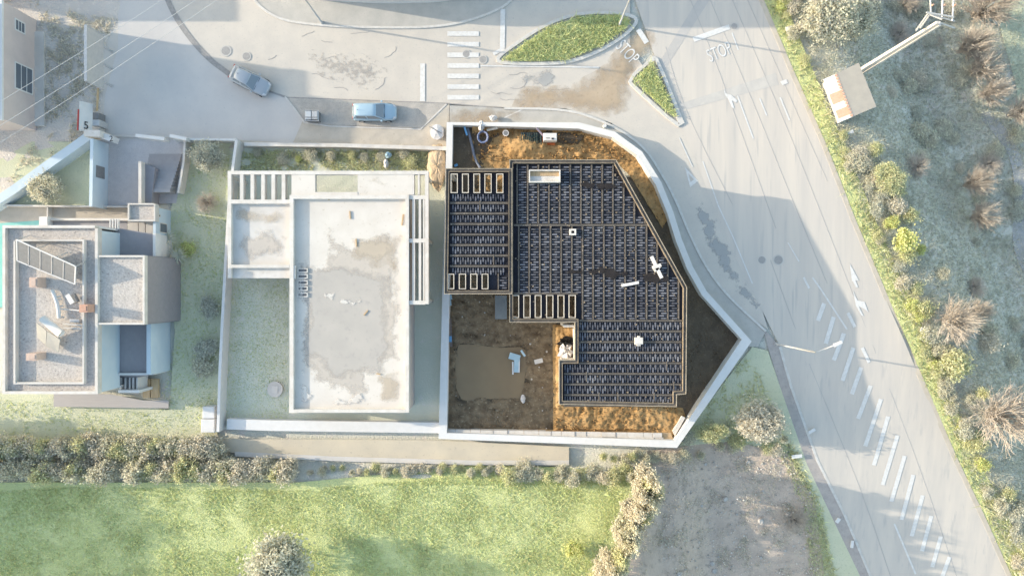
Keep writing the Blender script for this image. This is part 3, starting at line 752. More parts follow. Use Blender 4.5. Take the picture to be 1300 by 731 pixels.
# ------------------------------------------------------------------ loose things on the plot
def thing_mesh(m, name, mat, label, cat, group=None, smooth=False):
    return tag(m.build(name, mat, None, smooth), label, cat, group)
m = MB(); a, b = P(827,325.5,ZT+.5), P(840,353,ZT+.5); m.bar(a, b, .3, .1)
pl = empty('plank_assembly', (a+b)/2, 'white plank nailed to a short cross block near the slanted slab edge', 'timber'); m.build('plank', white, pl)
m = MB(); c = P(833.5,338,ZT+.4); m.bar(c-Vector((.35,.12,0)), c+Vector((.38,.12,0)), .3, .34); m.bar(c-Vector((.2,.42,0)), c+Vector((.25,-.05,0)), .25, .3); m.build('cross_block', whitedirt, pl)
m = MB(); m.bar(P(789,362.5,ZT+.22), P(811,358.5,ZT+.22), .25, .1); thing_mesh(m, 'plank', white, 'short white plank lying flat on the ceiling blocks beside the dark wet patch', 'plank')
m = MB(); m.bar(P(589.5,161,.9), P(593,172,.85), .18, .06); thing_mesh(m, 'plank', bluething, 'short bright blue plank lying on dark soil in the plot corner', 'plank')
m = MB(); m.tube([P(*q, .62) for q in ((593.5,163),(597,175),(600,188),(601.5,196),(605,206),(609.5,213))], .13, 6); thing_mesh(m, 'drain_pipe', hosem, 'long bluish grey pipe lying across the dark soil in the plot corner', 'pipe', smooth=True)
m = MB()
for k in range(5):
    c = P(613,174,.7 + .05*k); r = .46 + .05*math.sin(k*2.1)
    m.tube([c + Vector((r*math.cos(t*.4)+.03*math.sin(t*3+k), r*1.15*math.sin(t*.4), .04*math.sin(t*2+k))) for t in range(17)], .055, 5)
thing_mesh(m, 'hose_coil', M('blue_hose', (128,140,176), (150,162,196), 5, rough=.6), 'coil of blue hose lying on the dark soil near the north wall', 'hose', smooth=True)
def lump(name, px, z, rx, ry, rz, mat, label, cat, seed=1, n=14, rough=.25, group=None):
    m = MB(); c = P(*px, z); rs = []
    for i in range(7):
        t = i/6; a = t*math.pi/2
        for k in range(n):
            w = 1 + rough*(vnoise(k*1.3, i*.9, seed) - .5)*2
            rs.append((c.x + rx*math.cos(a)*w*math.cos(k*2*math.pi/n), c.y + ry*math.cos(a)*w*math.sin(k*2*math.pi/n), z - .05 + rz*math.sin(a)*w))
    fs = [(i*n+k, i*n+(k+1)%n, (i+1)*n+(k+1)%n, (i+1)*n+k) for i in range(6) for k in range(n)]
    m.add(rs, fs); return thing_mesh(m, name, mat, label, cat, group)
lump('white_sack', (611,160), 1.0, .3, .5, .5, tarp, 'crumpled white sack by the north plot wall above the blue hose coil', 'sack', 3)
m = MB(); m.bar(P(618,165.5,1.0), P(632,162.5,1.0), .2, .08); thing_mesh(m, 'plank', formpale, 'pale plank leaning near the white sack at the north plot wall', 'plank')
m = MB(); c = P(642,169,1); m.cyl((c.x,c.y), .26, .6, 1.0, 14, .3); bk = thing_mesh(m, 'bucket', tarp, 'grey white bucket standing on top of the ochre soil heap', 'bucket')
m = MB(); m.cyl((c.x,c.y), .22, .99, 1.005, 14); m.build('bucket_filling', greymetal, bk)
rb = empty('rebar_stack', P(674,176,.6), 'dark greenish stack of steel mesh and bars near the white site cabin', 'steel mesh')
for k in range(11):
    m = MB(); a, b = P(662.5+k*2.4,169,.8), P(661+k*2.6,184,.8); m.tube([a + Vector((0,0,rng.uniform(0,.2))), b + Vector((0,0,rng.uniform(0,.1)))], .045, 5); m.build('steel_bar', M('mesh_steel', (58,84,86), rough=.6) if k == 0 else bpy.data.materials['mesh_steel'], rb)
m = MB(); a = P(661,168,.62); b = P(688,185,.62); m.box(a.x,b.x,a.y,b.y,.45,.62); m.build('pallet', darkmetal, rb)
x0,x1,y0,y1 = wq((690,169,707,178.5), 1.6); gb = empty('site_box', P(698,174,.4), 'white box cabin standing by the north plot wall with an orange base', 'box')
m = MB(); m.bbox(x0,x1,y0,y1,.6,1.6,.05); m.build('body', white, gb); m = MB(); m.box(x0-.12,x1-.1,y0-.22,y1-.2,.4,.62); m.build('base', M('orange_paint', (206,110,60), rough=.6), gb)
m = MB(); m.box(x0+.25,x0+.6,y0+.2,y0+.25,1.6,1.64); m.box(x1-.5,x1-.3,y0+.1,y0+.25,1.6,1.66); m.build('latch', darkmetal, gb)
m = MB(); m.bar(P(681,162.5,1.5), P(690,173,1.2), .16, .06); thing_mesh(m, 'plank', M('lilac_plank', (196,178,190), rough=.8), 'lilac grey plank leaning from the north wall against the white box', 'plank')
m = MB(); m.bar(P(577,211,.6), P(581,209,.6), .22, .12); thing_mesh(m, 'offcut', bluething, 'small blue offcut lying by the top left corner of the block ceiling', 'offcut')
tp = lump('white_tarp', (719,446), 1.0, .62, .85, .5, tarp, 'crumpled white tarp heaped on the ochre soil in the slab notch', 'tarp', 5, 18, .6)
lump('black_tarp', (718.5,433.5), 1.0, .72, .38, .5, blacktarp, 'black plastic sheet heaped above the white tarp in the slab notch', 'tarp', 9, 16, .6)
# pale blue boards floating in the pond
bb = empty('foam_boards', P(653,462,.3), 'pale blue foam boards in an L shape floating in the muddy pond', 'foam board')
for a, b, w in ((P(646.5,451,.5), P(660,455,.5), .62), (P(656.5,456,.42), P(656,472.5,.42), .56)):
    m = MB(); m.bar(a, b, w, .1); m.build('board', paleblue, bb)
for a, b, w in ((P(659.3,454,.48), P(659,472.5,.44), .1), (P(651,459,.36), P(651.2,475,.36), .14)):
    m = MB(); m.bar(a, b, w, .08); m.build('edge_strip', white, bb)
m = MB(); m.bar(P(661.5,444.5,.6), P(666.5,452,.6), .2, .08); thing_mesh(m, 'plank', paleblue, 'narrow white blue board stuck in mud at the pond top right corner', 'plank')
m = MB(); a, b = P(678.5,459.5,.4), P(689,457,.4); m.bar(a, b, .42, .14); thing_mesh(m, 'concrete_slab', conc, 'small beige slab lying alone on the mud right of the pond', 'slab')
lump('cement_bag', (664,506), .38, .2, .42, .3, tarp, 'pale bluish white bag lying on mud at the pond bottom right corner', 'bag', 4, 12, .3)
m = MB(); m.bar(P(628.5,390,.9)+Vector((0,-.0,0)), P(643.5,390,.9), 2.25, .1); thing_mesh(m, 'formwork_sheet', M('grey_sheet', (150,158,160), (132,142,148), 1.2, rough=.5), 'large grey sheet lying in the mud under the left ceiling corner', 'sheet')
m = MB(); m.bar(P(574,372.5,1.2), P(587.5,372.5,1.2), .16, .06); thing_mesh(m, 'plank', white, 'white plank lying under the lower edge of the left ceiling', 'plank')
cr = empty('site_crate', P(570.5,430,.2), 'bright blue crate standing at the foot of the left plot wall', 'crate')
x0,x1,y0,y1 = wq((568.5,427,573,433.5), 1.0); m = MB(); m.bbox(x0,x1,y0,y1,.2,.95,.04); m.build('body', bluething, cr); m = MB(); m.box(x0-.03,x1+.03,y0-.03,y1+.03,.95,1.0); m.build('lid', bluething, cr)
m = MB(); m.bar(P(571,404,.8), P(572.5,440,.8), .3, .1); thing_mesh(m, 'plank', M('weathered_board', (150,138,130), (128,116,112), 4, rough=.8), 'weathered long board beside the blue crate along the left plot wall', 'plank')
for q in ((571,374,572.5,380),(570.5,380,571.5,388)):
    m = MB(); m.bar(P(q[0],q[1],.9), P(q[2],q[3],.9), .28, .1); thing_mesh(m, 'board_offcut', paleblue, 'pale blue offcut lying by the left plot wall below the ceiling', 'offcut', 'pale blue offcuts by the plot wall')
for i in range(26):       # clods and stones on the mud
    px = (rng.uniform(572,700), rng.uniform(380,545))
    if inside(np.array([P(*px,.25).x]), np.array([P(*px,.25).y]), pond_w)[0]: continue
    m = MB(); c = P(*px, .3); r = rng.uniform(.05,.12); m.cyl((c.x,c.y), r, .2, .3+r, 6, r*.6)
    tag(m.build('stone', stonem), 'small pale stone lying on the mud around the pond', 'stone', 'pale stones on the mud by the pond')

# ------------------------------------------------------------------ neighbouring concrete shell
NZ, NE_ = 4.3, 4.72
nb = empty('concrete_shell_house', P(440,380,0), 'unfinished pale concrete shell house with a wide flat roof and open pergola beams', 'house')
def pbox(r, z0, z1, name, mat, parent, zmap=None, bev=0.0):
    x0, x1, y0, y1 = wq(r, z1 if zmap is None else zmap); m = MB()
    if bev: m.bbox(x0,x1,y0,y1,z0,z1,bev)
    else: m.box(x0,x1,y0,y1,z0,z1)
    return m.build(name, mat, parent)
roof = sheet('roof_slab', [(371,248),(519,248),(519,524),(367,524)], 0, roofconc, z=NZ, kind=None, parent=nb)
pbox((367.5,247.5,372.5,523.5), 3.9, NE_, 'parapet', whitedirt, nb); pbox((514.5,252.5,519,523.5), 3.9, NE_, 'parapet', whitedirt, nb)
pbox((372.5,247.5,519,252.5), 3.9, NE_+.003, 'parapet', whitedirt, nb); pbox((372.5,519.5,514.5,523.5), 3.9, NE_+.003, 'parapet', whitedirt, nb)
pbox((289,217,544,221.5), 3.95, NE_-.1, 'beam', whitedirt, nb)
pbox((289,221.5,293.5,353), 3.95, NE_-.1, 'beam', whitedirt, nb)
pbox((293.5,253.5,367.5,258.5), 3.95, NE_-.103, 'beam', whitedirt, nb)
for x in (304.5,318,331.5,344.5,357.5): pbox((x,221.5,x+4.4,253.5), 3.95, NE_-.13, 'pergola_beam', whitedirt if x > 310 else conc, nb)
pbox((370,221.5,400,247.5), 3.95, NE_-.15, 'roof_panel', roofconc, nb); pbox((454,221.5,523.5,247.5), 3.95, NE_-.15, 'roof_panel', roofconc, nb)
pbox((400,244,454,247.5), 3.95, NE_-.12, 'beam', whitedirt, nb)
for x in (523.5,530.5): pbox((x,221.5,x+2.2,247.5), 3.95, NE_-.15, 'pergola_beam', whitedirt, nb)
pbox((539.5,221.5,544,386), 3.95, NE_-.1, 'beam', whitedirt, nb)
for y in (248,303,381.5): pbox((519,y,539.5,y+5), 3.95, NE_-.12, 'beam', whitedirt, nb)
for y0, y1 in ((253,303),(308,381.5)):
    for x in (523.5,531.5): pbox((x,y0,x+3.2,y1), 3.95, NE_-.14, 'pergola_beam', conc, nb)
    pbox((537,y0,539,y1), 3.95, NE_-.16, 'pergola_beam', conc, nb)
low = sheet('roof_slab', [(293,258.5),(367.5,258.5),(367.5,337),(293,337)], 0, conc, z=NZ-.15, kind=None, parent=nb)
pbox((291,336,367.2,340), 3.8, NE_, 'parapet', whitedirt, nb); pbox((291,340,368,353), 3.8, NE_-.45, 'beam', whitedirt, nb); pbox((372.8,337,375,354), 3.8, NE_-.05, 'parapet', whitedirt, nb)
for y in (340.5,348,356,363.5,371.5):
    x0, x1, y0, y1 = wq((377.5,y,390.5,y+5.5), NZ+.14); m = MB(); t = .08
    m.box(x0,x1,y0,y0+t,NZ,NZ+.14); m.box(x0,x1,y1-t,y1,NZ,NZ+.14); m.box(x0,x0+t,y0+t,y1-t,NZ,NZ+.14); m.box(x1-t,x1,y0+t,y1-t,NZ,NZ+.14)
    fr = m.build('roof_slot', whitedirt, nb); m = MB(); m.box(x0+t,x1-t,y0+t,y1-t,NZ,NZ+.02); m.build('slot_cover', greymetal, fr)
def house_wall(pxs, zmap, z0, z1, w, name, mat, parent):
    c = [P(a, b, zmap) for a, b in pxs]
    for i in range(len(c)-1):
        m = MB(); d = (c[i+1]-c[i]).normalized(); n = Vector((-d.y, d.x, 0))*w/2
        m.prism([(p.x,p.y) for p in (c[i]+n, c[i+1]+n, c[i+1]-n, c[i]-n)], z0, z1); m.build(name, mat, parent)
house_wall([(516.8,251),(516.8,522)], NZ, -.1, 3.9, .2, 'wall', render_g, nb)
house_wall([(369.5,522),(516,522)], NZ, -.1, 3.9, .2, 'wall', render_g, nb); house_wall([(369.5,338),(369.5,521)], NZ, -.1, 3.9, .2, 'wall', render_g, nb)
house_wall([(401,247),(516,247)], NZ, -.1, 3.9, .2, 'wall', render_g, nb); house_wall([(292,260),(292,352)], NZ, -.1, 3.8, .2, 'wall', render_g, nb); house_wall([(294,346),(369,346)], NZ, -.1, 3.8, .2, 'wall', render_g, nb)
for a, b in ((541.5,224),(541.5,305),(541.5,383),(291,224)):
    c = P(a,b,NZ); m = MB(); m.box(c.x-.13,c.x+.13,c.y-.13,c.y+.13,-.1,3.95); m.build('column', whitedirt, nb)
# damp areas, painted shade and litter on its roof
SN = [0]
def roof_stain_shade(px, mat, z=NZ):
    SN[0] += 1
    return sheet('damp_shade_area', px, .006 + .006*SN[0], mat, step=.3, z=z, kind=None, parent=nb, mask=True)
roof_stain_shade([(404,292),(418,284),(430,300),(452,305),(470,296),(482,288),(500,290),(512,300),(513,345),(512,460),(478,470),(470,505),(440,508),(410,500),(392,480),(378,470),(376,400),(400,340),(412,318)], damp_shade)
roof_stain_shade([(376,330),(430,330),(500,345),(505,440),(490,482),(420,490),(398,470),(376,450)], M('grey_painted_shade', (224,219,212), (215,211,205), .5, (206,202,198), 2, .6, rough=.7, alpha_mask=.5, edge=1.0, opac=.8, soft=.8))  # grey sheet paints the shadow lying across the roof
roof_stain_shade([(430,290),(512,295),(513,350),(470,345),(440,330)], beigestain)
roof_stain_shade([(470,470),(514,455),(514,518),(476,518)], beigestain)
roof_stain_shade([(462,222),(500,222),(505,246),(460,246)], beigestain, NE_-.14)
roof_stain_shade([(298,285),(345,285),(366,300),(366,334),(296,334)], damp_shade, NZ-.14)  # shaded part of the small roof painted as a darker sheet
roof_stain_shade([(296,260),(366,260),(366,300),(296,285)], beigestain, NZ-.143)
dryp = M('dry_roof_patch', (247,244,238), (238,233,226), .5, (226,219,208), 5, .68, rough=.85, alpha_mask=.9, edge=.7, opac=.9)
roof_stain_shade([(390,366),(420,364),(440,372),(462,378),(468,386),(450,396),(432,392),(412,384),(396,376)], dryp)
roof_stain_shade([(375,455),(390,460),(400,490),(412,512),(376,518)], dryp); roof_stain_shade([(415,505),(440,498),(460,488),(470,500),(472,518),(415,518)], dryp)
roof_stain_shade([(374,340),(388,338),(392,380),(376,385)], dryp); roof_stain_shade([(500,362),(514,355),(514,470),(508,470)], dryp)
for a, b in (((444,268),(444.8,278)),((452,303),(452.6,313)),((512,272),(510,286)),((462,400),(467,394)),((417,254),(420,251)),((478,474),(483,475))):
    m = MB(); m.bar(P(*a,NZ+.05), P(*b,NZ+.05), .1, .08)
    tag(m.build('batten', timber), 'thin short batten lying loose on the concrete shell roof', 'batten', 'battens on the concrete shell roof')
m = MB(); c = P(349,494,.3); m.cyl((c.x,c.y), .75, 0, .32, 20); wl = tag(m.build('well_ring', conc), 'round concrete well ring in the shaded yard left of the shell house', 'well')
m = MB(); m.box(c.x-.3,c.x+.3,c.y-.36,c.y+.36,.32,.37); m.build('lid', whitedirt, wl)
house_wall([(288,538),(345,540),(420,541),(560,543)], .9, -.1, .9, 1.0, 'ledge', white, tag(empty('yard_ledge', P(288,538,0), 'long white concrete ledge along the bottom of the shell house yard', 'ledge')))
bwl = empty('garden_wall', P(297,180,0), 'white wall between the shaded lawn and the concrete shell house', 'wall')
house_wall([(300,178),(297,200),(291,250),(283,390),(279,470),(276.5,548)], 1.6, -.3, 1.6, .26, 'wall_panel', white, bwl)
sw = empty('street_wall', P(430,188,0), 'long low white wall between the street sidewalk and the shell house yard', 'wall')
house_wall([(310,183),(430,184.5),(568,188.5)], 1.0, -.1, 1.0, .35, 'wall_panel', whitedirt, sw)
gw = empty('garden_front_wall', P(240,177,0), 'white low wall framing the top of the narrow lawn by the driveway', 'wall')
house_wall([(220,176.5),(300,177.5),(297,200)], 1.2, -.1, 1.2, .22, 'wall_panel', white, gw); house_wall([(234.5,177),(233,205),(226,245)], 1.2, -.1, 1.2, .2, 'wall_panel', whitedirt, gw)
ub = empty('utility_cabinets', P(264,530,0), 'two white utility cabinets stacked at the lower end of the garden wall', 'cabinet')
for r in ((257,516,272,531),(255,532,272,549)): pbox(r, 0, 1.2, 'cabinet', white, ub, bev=.05)

# ------------------------------------------------------------------ modern house on the left
HZ = 6.9
mh_ = empty('modern_house', P(100,390,0), 'modern white house with gravel flat roof, solar frames and dark cladding', 'house')
def hbox(r, z0, z1, name, mat, bev=0.0, parent=mh_): return pbox(r, z0, z1, name, mat, parent, bev=bev)
def hsheet(name, r, z, mat, parent=mh_): return sheet(name, r if len(r) != 4 or hasattr(r[0], '__len__') else rect(r), 0, mat, z=z, kind=None, parent=parent)
# main block, walls and stepped gravel roof
hsheet('roof_gravel', (4,288,124,498), HZ-.35, gravel)
t = 3.4
for r in ((3,286,6.5,500),(120.5,290,124,500)): hbox(r, HZ-.6, HZ+.05, 'parapet', whitedirt)
for r in ((6.5,286,120.5,289.5),(6.5,496.5,120.5,500)): hbox(r, HZ-.6, HZ+.053, 'parapet', whitedirt)
for r in ((17,306,19.5,486),(104.5,306,106.5,486)): hbox(r, HZ-.35, HZ+.12, 'roof_upstand', conc)
for r in ((19.5,304,106.5,306.3),(17,485,106.5,487.5)): hbox(r, HZ-.35, HZ+.08, 'roof_upstand', conc)
c0, c1, c2, c3 = (P(q[0], q[1], HZ) for q in ((4,288),(122.5,290),(122.5,498),(4,498)))
house_wall([(122.3,292),(122.3,498.5)], HZ, 3.3, HZ-.6, .2, 'wall', blueshade_wall, mh_)
house_wall([(5,498.3),(121,498.3)], HZ, -.1, HZ-.6, .2, 'wall', white, mh_); house_wall([(5,287.6),(121,287.6)], HZ, -.1, HZ-.6, .2, 'wall', white, mh_); house_wall([(4.8,289),(4.8,497)], HZ, -.1, HZ-.6, .2, 'wall', white, mh_)
# right block with dark cladding
hsheet('roof_gravel', (124,326,183,411), HZ-.3, gravel)
hbox((181,324,183.5,412), HZ-.5, HZ+.02, 'parapet', whitedirt); hbox((124,324,181,326.4), HZ-.5, HZ+.023, 'parapet', whitedirt); hbox((124,409.6,181,412), HZ-.5, HZ+.023, 'parapet', whitedirt)
house_wall([(182.4,325),(182.4,411)], HZ, -.1, HZ-.5, .16, 'cladding', darkclad, mh_)
house_wall([(124,325),(181,325)], HZ, -.1, HZ-.5, .16, 'cladding', darkclad, mh_); house_wall([(124,411),(181,411)], HZ, -.1, HZ-.5, .16, 'cladding', darkclad, mh_)
# lower terrace with a white parapet
hsheet('terrace_floor', (146,408,189,477), 3.25, darkfloor)
hbox((186,410,191.5,475), 2.9, 4.15, 'terrace_parapet', blueshade_wall); hbox((150,473.5,186,476), 2.9, 3.6, 'terrace_parapet', white)
house_wall([(192.2,410),(192.2,475)], 3.3, -.1, 2.9, .3, 'wall', blueshade_wall, mh_); house_wall([(148,475),(192,475)], 3.3, -.1, 2.9, .2, 'wall', white, mh_)
# upper terrace on the street side
hsheet('terrace_floor', [(145,289),(196,297),(196,327),(145,327)], 3.3, darkfloor)
hbox((194,296,197.5,328), 2.9, 3.9, 'terrace_parapet', white)
house_wall([(196,297),(196,327)], 3.3, -.1, 2.9, .2, 'wall', white, mh_)
house_wall([(196,263),(196,327)], 3.0, -.1, 3.0, .25, 'wall', blueshade_wall, mh_)
fr = None
x = P(196, 290, 3).x
for ya, yb, za, zb_, nm in ((284.5,295,.9,2.2,'window'),(274,276,2.2,2.5,'window')):
    y0, y1 = P(196,yb,1.5).y, P(196,ya,1.5).y
    m = MB(); m.box(x+.11,x+.17,y0-.08,y0,za,zb_); m.box(x+.11,x+.17,y1,y1+.08,za,zb_); m.box(x+.11,x+.17,y0,y1,za-.08,za); m.box(x+.11,x+.17,y0,y1,zb_,zb_+.08)
    f = m.build(nm, whitedirt, mh_); m = MB(); m.box(x+.11,x+.14,y0,y1,za,zb_); m.build('pane', windowm, f)
hsheet('roof_gravel', (164,260,196,280), 3.1, gravel)
for r in ((162,258,164,281),(195,259,197,281)): hbox(r, 2.6, 3.35, 'parapet', conc)
for r in ((164,258,195,260),(164,279,195,281)): hbox(r, 2.6, 3.353, 'parapet', conc)
for x in (139,142.5,146,149): hbox((x,278,x+1,291), 3.35, 3.6, 'railing_bar', white)
hbox((60,277,196,280), 2.2, 2.6, 'canopy_beam', whitedirt)
hsheet('canopy_roof', (60,280,162,292), 2.2, darkfloor)
for x0, x1 in ((163,175),(176,184),(185,194)): hbox((x0,282,x1,296), 2.0, 2.3, 'canopy_panel', conc)
hbox((49.5,275,60,288), 1.5, 3.0, 'pillar', white)
# south side: deck, window wall, timber panels
hsheet('deck', [(68,500),(140,500),(181,508),(214,508),(214,518),(140,517),(68,516)], .45, M('deck_boards', (206,200,196), (196,190,186), 5, rough=.8, stretch=(0,(.2,4,1))))
for x0, x1 in ((181,190.5),(191.5,201)): hbox((x0,481,x1,505), .3, .55, 'timber_panel', timber)
wf = hbox((150,495,177,498.5), .4, 3.0, 'window_sill', white)
house_wall([(150,478),(176,478)], 2.9, -.1, 2.6, .16, 'wall', darkclad, mh_)
for x in (152,158,163.5,168,173): hbox((x,479,x+1.6,495), .5, 2.4, 'window_frame', white)
hbox((152,480,176,494), .4, .6, 'window_glass', windowm)
# things on its roof
lv = empty('solar_rack', P(60,332,HZ), 'tilted white framed solar rack of five dark panels on the gravel roof', 'solar panel')
zA, zB = HZ+1.25, HZ+.25
for i in range(5):
    f0, f1 = i/5, (i+1)/5
    TL = P(21.5+74.5*f0, 304.5+33.5*f0, zA); TR = P(21.5+74.5*f1, 304.5+33.5*f1, zA); BL = P(22+73*f0, 331+29.5*f0, zB); BR = P(22+73*f1, 331+29.5*f1, zB)
    m = MB()
    for a, b in ((TL,TR),(BL,BR),(TL,BL),(TR,BR)): m.bar(a, b, .1, .08)
    fr = m.build('panel_frame', white, lv)
    m = MB()
    for k in range(9):
        u = (k+.7)/9.6; m.bar(TL.lerp(TR,u), BL.lerp(BR,u), .11, .03)
    m.build('panel_tube', greymetal, fr)
m = MB()
for q in (0,.33,.66,1): a = P(21.5+74.5*q,304.5+33.5*q,zA); m.bar(a, (a.x+.1,a.y+.5,HZ-.3), .06, .06)
m.build('support_leg', metalm, lv)
sh = empty('solar_water_heater', P(62,425,HZ), 'solar water heater with white tank and two tilted plates on gravel', 'water heater')
m = MB(); m.tube([P(54,404,HZ+.9), P(78,424,HZ+.9)], .34, 12); m.build('tank', white, sh, True)
for a, b, c, d in (((46,409),(59,420),(58,438),(47,428)),((60,420.5),(76,431),(74,447),(58,439.5))):
    p = [P(*a,HZ+.85), P(*b,HZ+.85), P(*c,HZ+.1), P(*d,HZ+.1)]
    m = MB(); m.add([tuple(q) for q in p] + [(q.x,q.y,q.z-.08) for q in p], [(0,1,2,3),(7,6,5,4),(0,4,5,1),(1,5,6,2),(2,6,7,3),(3,7,4,0)]); m.build('collector_plate', M('collector', (192,192,186), (182,183,180), 2, rough=.35), sh)
for r, mt, h, lb in (((100.5,386.5,111,396.5), terra, 1.1, 'square terracotta chimney at the right edge of the gravel roof'),((33,448.5,46,457.5), pinkbrick, 1.0, 'pale pink brick chimney at the lower left of the gravel roof'),((37,352,47,365), pinkbrick, .9, 'pale pink brick chimney just below the solar rack')):
    c = P((r[0]+r[2])/2,(r[1]+r[3])/2,HZ); ch = empty('chimney', c, lb, 'chimney')
    pbox(r, HZ-.35, HZ+h, 'stack', mt, ch); q = (r[0]+2,r[1]+2,r[2]-2,r[3]-2); pbox(q, HZ+h, HZ+h+.06, 'cap', mt, ch)
ac = empty('roof_unit', P(90,380,HZ), 'small tilted white roof hatch beside the terracotta chimney', 'roof hatch')
m = MB(); m.bar(P(85.5,374,HZ+.4), P(92,385,HZ+.4), .4, .1); m.build('flap', white, ac); m = MB(); m.bar(P(92,374,HZ), P(97,384,HZ), .5, .3); m.build('base', greymetal, ac)
pr = empty('pipe_run', P(70,375,HZ), 'curved white pipe run with short brackets on the gravel roof', 'pipe')
m = MB(); m.tube([P(*q,HZ) for q in ((66,368),(70,377),(73,386),(74.5,395),(75,404))], .18, 6); m.build('pipe', white, pr, True)
m = MB()
for a, b in (((72,377),(77,376)),((74,380),(78,379.5)),((75,389),(80,388)),((76,392),(101,394)),((77,403),(81,402)),((80,411),(104,413)),((80,416),(103,417))): m.bar(P(*a,HZ-.15), P(*b,HZ-.15), .12, .08)
m.build('bracket', whitedirt, pr)
for r in ((88,405,100,409),):
    m = MB(); m.bbox(*[v for v in wq(r, HZ)], HZ-.3, HZ, .04); tag(m.build('roof_box', metalm), 'low grey box on the gravel roof below the terracotta chimney', 'box')
# pool
sheet('pool', [(-20,285),(51,280),(51,288),(4,288),(4,390),(-20,390)], .12, poolm)
sheet('pool_terrace', [(-20,262),(50,262),(165,262),(165,282),(60,282),(50,280),(-20,285)], .10, sandy)
tw = empty('terrace_wall', P(80,262,0), 'thin white wall along the terrace between the garden and the modern house', 'wall')
house_wall([(0,260.5),(60,261.5),(162,262.5)], .8, -.1, .8, .16, 'wall_panel', whitedirt, tw)
house_wall([(60,262),(60,275)], .8, -.1, .8, .12, 'wall_panel', whitedirt, tw)
# driveway
sheet('driveway', [(128,178),(233,178),(232,215),(224,258),(128,262)], .045, M('driveway_setts', (228,224,223), (219,215,215), 1.5, (208,205,206), 9, .55, bump=.5, bscale=12), step=2)
dw = empty('driveway_wall', P(120,220,0), 'tall white garden wall on the left of the driveway with a small dark hatch', 'wall')
house_wall([(116.5,176),(115,262)], 2.6, -.1, 2.6, .3, 'wall_panel', blueshade_wall, dw)
xx = P(115.6,215,2.6).x+.16; m = MB(); m.box(xx,xx+.05,P(0,226,1.5).y,P(0,211,1.5).y,.7,2.1); m.build('hatch', greymetal, dw)
st = empty('stair_wall', P(181,230,0), 'dark wall block beside the outdoor stairs of the driveway', 'wall')
house_wall([(177.5,205),(177.5,258)], 2.2, -.1, 2.2, .28, 'wall_panel', conc, st); x0,x1,y0,y1 = wq((179.5,206,196,258), 1.6); m = MB(); m.prism([(x0,y0),(x1-.35,y0),(x1,y1-.5),(x0,y1)], -.1, 1.5); m.build('landing', darkclad, st)
ss_ = empty('garden_stairs', P(210,230,0), 'grey outdoor stairs climbing beside the lawn next to the driveway', 'stairs')
for i in range(11):
    y = 196 + i*4.6; a = P(199 if i > 3 else 190, y, 0); b = P(231-(i*.7), y+4.6, 0); m = MB(); m.box(a.x,b.x,b.y+.012,a.y,0,.14+.12*i); m.build('step', M('stair_concrete', (196,193,194), (188,185,186), 2, rough=.85) if i == 0 else bpy.data.materials['stair_concrete'], ss_)
gt = empty('driveway_gate', P(165,178,0), 'white sliding gate leaf lying along the street edge of the driveway', 'gate')
for a, b in (((176,173.5),(212,178)),((219,174),(240,178))): m = MB(); m.bar(P(*a,1.4), P(*b,1.4), .3, 1.2); m.build('gate_leaf', white, gt)
m = MB(); m.bar(P(140,173,.2), P(220,174,.2), .12, .12); m.build('rail', whitedirt, gt)
dg = empty('diagonal_wall', P(55,215,0), 'broad pale diagonal wall running from the driveway gate to the left edge', 'wall')
house_wall([(113,172),(85,192),(55,213),(18,240),(-30,272)], 1.5, -.2, 1.5, .8, 'wall_panel', blueshade_wall, dg)
gp = empty('gate_pier', P(128,174,0), 'white gate pier with grey meter boxes at the driveway corner', 'gate pier')
m = MB(); m.bar(P(114,171.5,1.8), P(134,172.5,1.8), .6, 1.9); m.build('pier', whitedirt, gp); m = MB(); m.bar(P(133,173.5,1.4), P(146,178,1.4), .55, 1.4); m.build('return_wall', white, gp)
m = MB(); m.bar(P(116,174.3,1.9), P(127,174.3,1.9), .3, .25); m.build('letter_box', timber, gp)
lettering('2', (0,0), .75, 0, 1, 'number', letter_k, loc=(P(141,176.5,2.12).x, P(141,176.5,2.12).y, 2.115), dz=.0, parent=gp, kind=None)
sb = empty('estate_sign', P(112,150,0), 'narrow white sign board with a red edge and a dark number by the gate pier', 'sign')
a, b = P(112,131,1.8), P(111,168,1.8)
m = MB(); m.add([(a.x-.32,a.y,2.6),(b.x-.32,b.y,2.6),(b.x+.28,b.y,1.5),(a.x+.28,a.y,1.5),(a.x-.38,a.y,2.55),(b.x-.38,b.y,2.55),(b.x+.22,b.y,1.45),(a.x+.22,a.y,1.45)],
  [(0,1,2,3),(7,6,5,4),(0,4,5,1),(1,5,6,2),(2,6,7,3),(3,7,4,0)]); m.build('board', white, sb)
m = MB(); m.bar((a.x-.44,a.y-.8,2.6),(b.x-.44,b.y,2.6),.1,.1); m.build('red_edge', redm, sb)
m = MB()
for q in (a,b): m.bar((q.x,q.y,0),(q.x,q.y,1.9),.08,.08)
m.build('post', metalm, sb)
lettering('5', (0,0), 1.0, 0, 1, 'number', letter_k, loc=(a.x-.02,P(0,160,2).y,2.06), dz=.02, rot=Matrix.Rotation(math.atan2(1.1,.6),4,'Y'), parent=sb, kind=None)
cb = empty('meter_cabinet', P(121,152,0), 'grey meter cabinets standing between the white sign board and the thin rail', 'cabinet')
for r, h, mt in (((116,143,125,152),1.2,greymetal),((117,152,126,160),1.5,metalm),((116,160,126,168),1.0,conc)): pbox(r, 0, h, 'cabinet', mt, cb, bev=.04)
